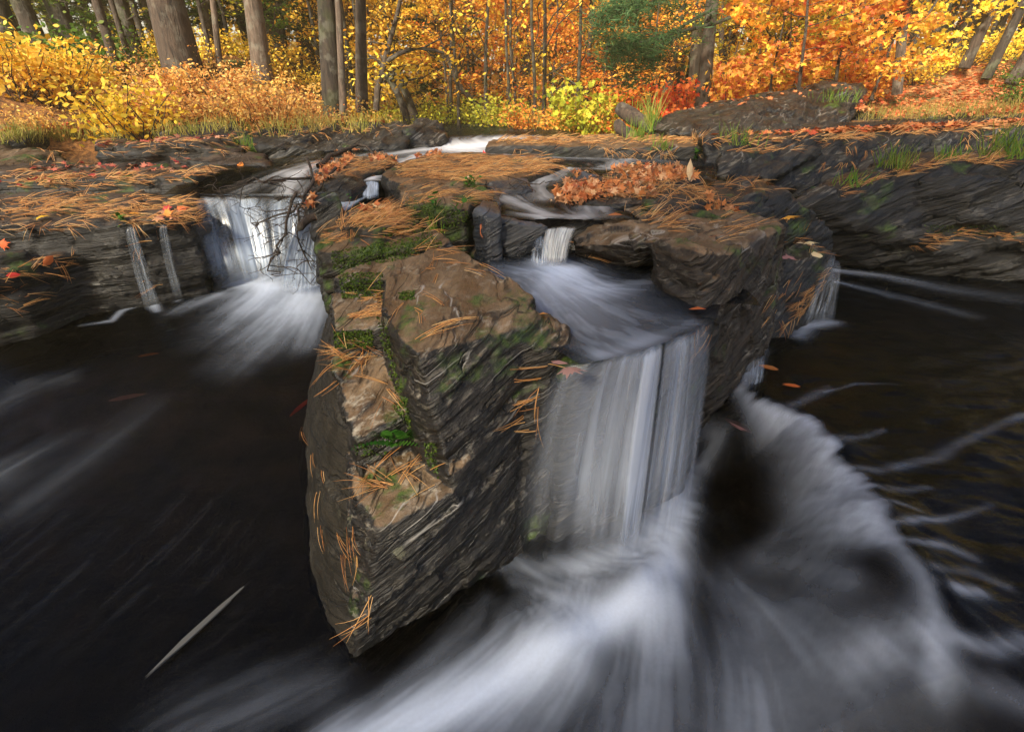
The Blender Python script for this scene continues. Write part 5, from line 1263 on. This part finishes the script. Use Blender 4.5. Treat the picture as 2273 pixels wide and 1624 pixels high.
def twigs(name, label, mains, nsub, mat, r=.006):
    base = mains[0][0]; e = empty(name, base, label, 'branch'); paths = []; 
    for pts in mains:
        p = np.array([tuple(q-base) for q in pts]); k = np.linspace(0, 1, len(p)); q = np.linspace(0, 1, 12)
        m = np.stack([np.interp(q, k, p[:, i]) for i in range(3)], -1); m += rng.normal(0, .006, m.shape); paths.append((m, np.linspace(r, r*.35, 12)))
        for s in range(nsub):
            j = rng.integers(2, 12); a = rng.uniform(-1.2, 4.3); l = rng.uniform(.08, .28)
            en = m[j]+np.array([math.cos(a)*l, rng.uniform(-.08, .05), -abs(math.sin(a))*l*.9+rng.uniform(-.02, .10)])
            b = wiggle(m[j], en, 9, l*.25); paths.append((b, np.linspace(.0026, .0010, 9)))
            for s2 in range(2):
                j2 = rng.integers(3, 8); l2 = l*.5; a2 = rng.uniform(0, 6.28)
                paths.append((wiggle(b[j2], b[j2]+np.array([math.cos(a2)*l2, rng.uniform(-.03, .03), math.sin(a2)*l2]), 6, l2*.3), np.linspace(.0016, .0008, 6)))
    V, Fc = tube_np(paths, 5); link('twigs', np_mesh('twigs', V, Fc, True), mat, e)
twigs('dead_branch', 'tangle of bare dark twigs hanging across the left fall',
  [[PY(745,372,2.45),PY(690,440,2.3),PY(620,478,2.25),PY(560,500,2.25)],[PY(700,400,2.4),PY(665,440,2.2),PY(660,520,2.15),PY(690,600,2.2)],[PY(690,395,2.5),PY(600,400,2.3),PY(520,405,2.3)],
   [PY(680,350,2.6),PY(700,420,2.4),PY(720,455,2.35)],[PY(660,430,2.25),PY(620,540,2.15),PY(590,600,2.2)]], 9, M['twig'], .007)
twigs('dead_branch', 'curved bare root-like branch arched over the litter slab', [[PY(705,370,2.9),PY(760,335,3.2),PY(800,322,3.4),PY(830,338,3.3)]], 2, M['twig'], .016)
twigs('dead_branch', 'thin twig lying on the right end of the broad needle slab', [[P(1130,395,.73),P(1190,405,.72),P(1245,400,.73)]], 3, M['twig'], .003)
twigs('dead_branch', 'thin bare twigs over the domed dark rock at left', [[PY(430,300,3.6),PY(400,340,3.2),PY(380,375,3.0)],[PY(470,330,3.2),PY(510,345,3.1),PY(560,350,3.0)]], 4, M['twig'], .003)
# pine boughs reaching in above the grassy bank
def bough(a, b, label, n=3000):
    a, b = Vector(a), Vector(b); e = empty('pine_bough', a, label, 'branch'); paths, pos = [], []
    m = wiggle((0,0,0), b-a, 9, .1); paths.append((m, np.linspace(.02, .004, 9))); d = np.array(tuple((b-a).normalized())); sd_ = np.cross(d, [0,0,1]); sd_ /= np.linalg.norm(sd_)
    for k in range(26):
        j = rng.uniform(.1, 1); p0 = np.array([np.interp(j, np.linspace(0,1,9), m[:, i]) for i in range(3)]); s = rng.choice([-1, 1]); l = (b-a).length*.60*(1.15-j)
        en = p0+sd_*s*l*rng.uniform(.4, 1)+d*l*.6+np.array([0,0,rng.normal(0,.08)]); q = wiggle(p0, en, 6, .05); paths.append((q, np.linspace(.006, .002, 6)))
        for r_ in range(int(n/26)):
            f = rng.uniform(.25, 1); pos.append([np.interp(f, np.linspace(0,1,6), q[:, i]) for i in range(3)]+rng.normal(0, .065, 3))
    V, Fc = tube_np(paths, 5); link('limb', np_mesh('limb', V, Fc, True), M['bark_dark'], e)
    LV, LF = leaf_geo(np.array(pos), np.array([(0,-.5),(.035,0),(0,.5),(-.035,0)]), .10, 1.0); link('needles', np_mesh('needles', LV, LF), M['needle_green'], e)
bough(PY(1620,-60,5.9), PY(1340,40,5.4), 'blue-green pine bough reaching left at the top of the frame')
bough(PY(1620,40,6.1), PY(1345,105,5.8), 'lower blue-green pine bough with drooping dark twigs', 2200)
bough(PY(1580,20,6.2), PY(1395,170,5.9), 'middle blue-green pine bough drooping before the thicket', 1600)
# moss: tiny tufts on upward faces
MO = []
for poly, n in [([(750,606),(850,606),(850,660),(760,664)],900),([(740,736),(828,732),(828,770),(745,776)],700),([(735,560),(960,520),(985,545),(880,580),(740,600)],1500),([(850,505),(960,500),(960,520),(850,525)],350),
        ([(900,440),(1040,470),(1040,500),(900,520)],900),([(885,650),(920,645),(922,665),(888,668)],160),([(1030,402),(1055,402),(1055,416),(1030,416)],160),([(870,900),(905,880),(915,960),(890,930)],200),
        ([(780,985),(850,975),(860,1010),(790,1010)],80),([(940,980),(970,985),(975,1060),(950,1030)],120),([(835,700),(860,720),(905,905),(880,890)],250),([(2050,500),(2230,500),(2230,520),(2060,520)],350),([(1160,300),(1300,292),(1300,300),(1160,306)],60)]:
    for q in poly_rand(poly, n):
        h = cam_hit(*q)
        if h: MO.append(tuple(h[0]+h[1]*.002))
MO = np.array(MO); far_ = np.linalg.norm(MO-np.array([0, 0, 1]), axis=1)
LV, LF = leaf_geo(MO, OVAL, .0065, 1.0); M['moss'] = leaf_mat('moss_green', [(.02,.05,.006),(.05,.09,.010),(.10,.15,.015),(.02,.035,.006)], .15)
tag(link('moss', np_mesh('moss', LV, LF), M['moss']), 'green moss cushions on the slate edges', 'moss', kind='stuff')
# ================================================================ AIR
bm = bmesh.new(); bmesh.ops.create_cube(bm, size=1.0); hm = bpy.data.meshes.new('haze'); bm.to_mesh(hm); bm.free()
for v in hm.vertices: v.co = (v.co.x*150, v.co.y*150+20, v.co.z*16+6.0)
t = NT('haze'); pv = t.n('VolumePrincipled', {'Color': (1.0, .78, .42, 1), 'Density': HAZE, 'Anisotropy': -.2})  # gold put into the volume colour for a warm glow in dark gaps
t.t.links.new(pv.outputs[0], t.out.inputs['Volume'])
tag(link('haze', hm, t.m), 'thin haze tinted gold for a glow between the trees', 'haze', kind='stuff')
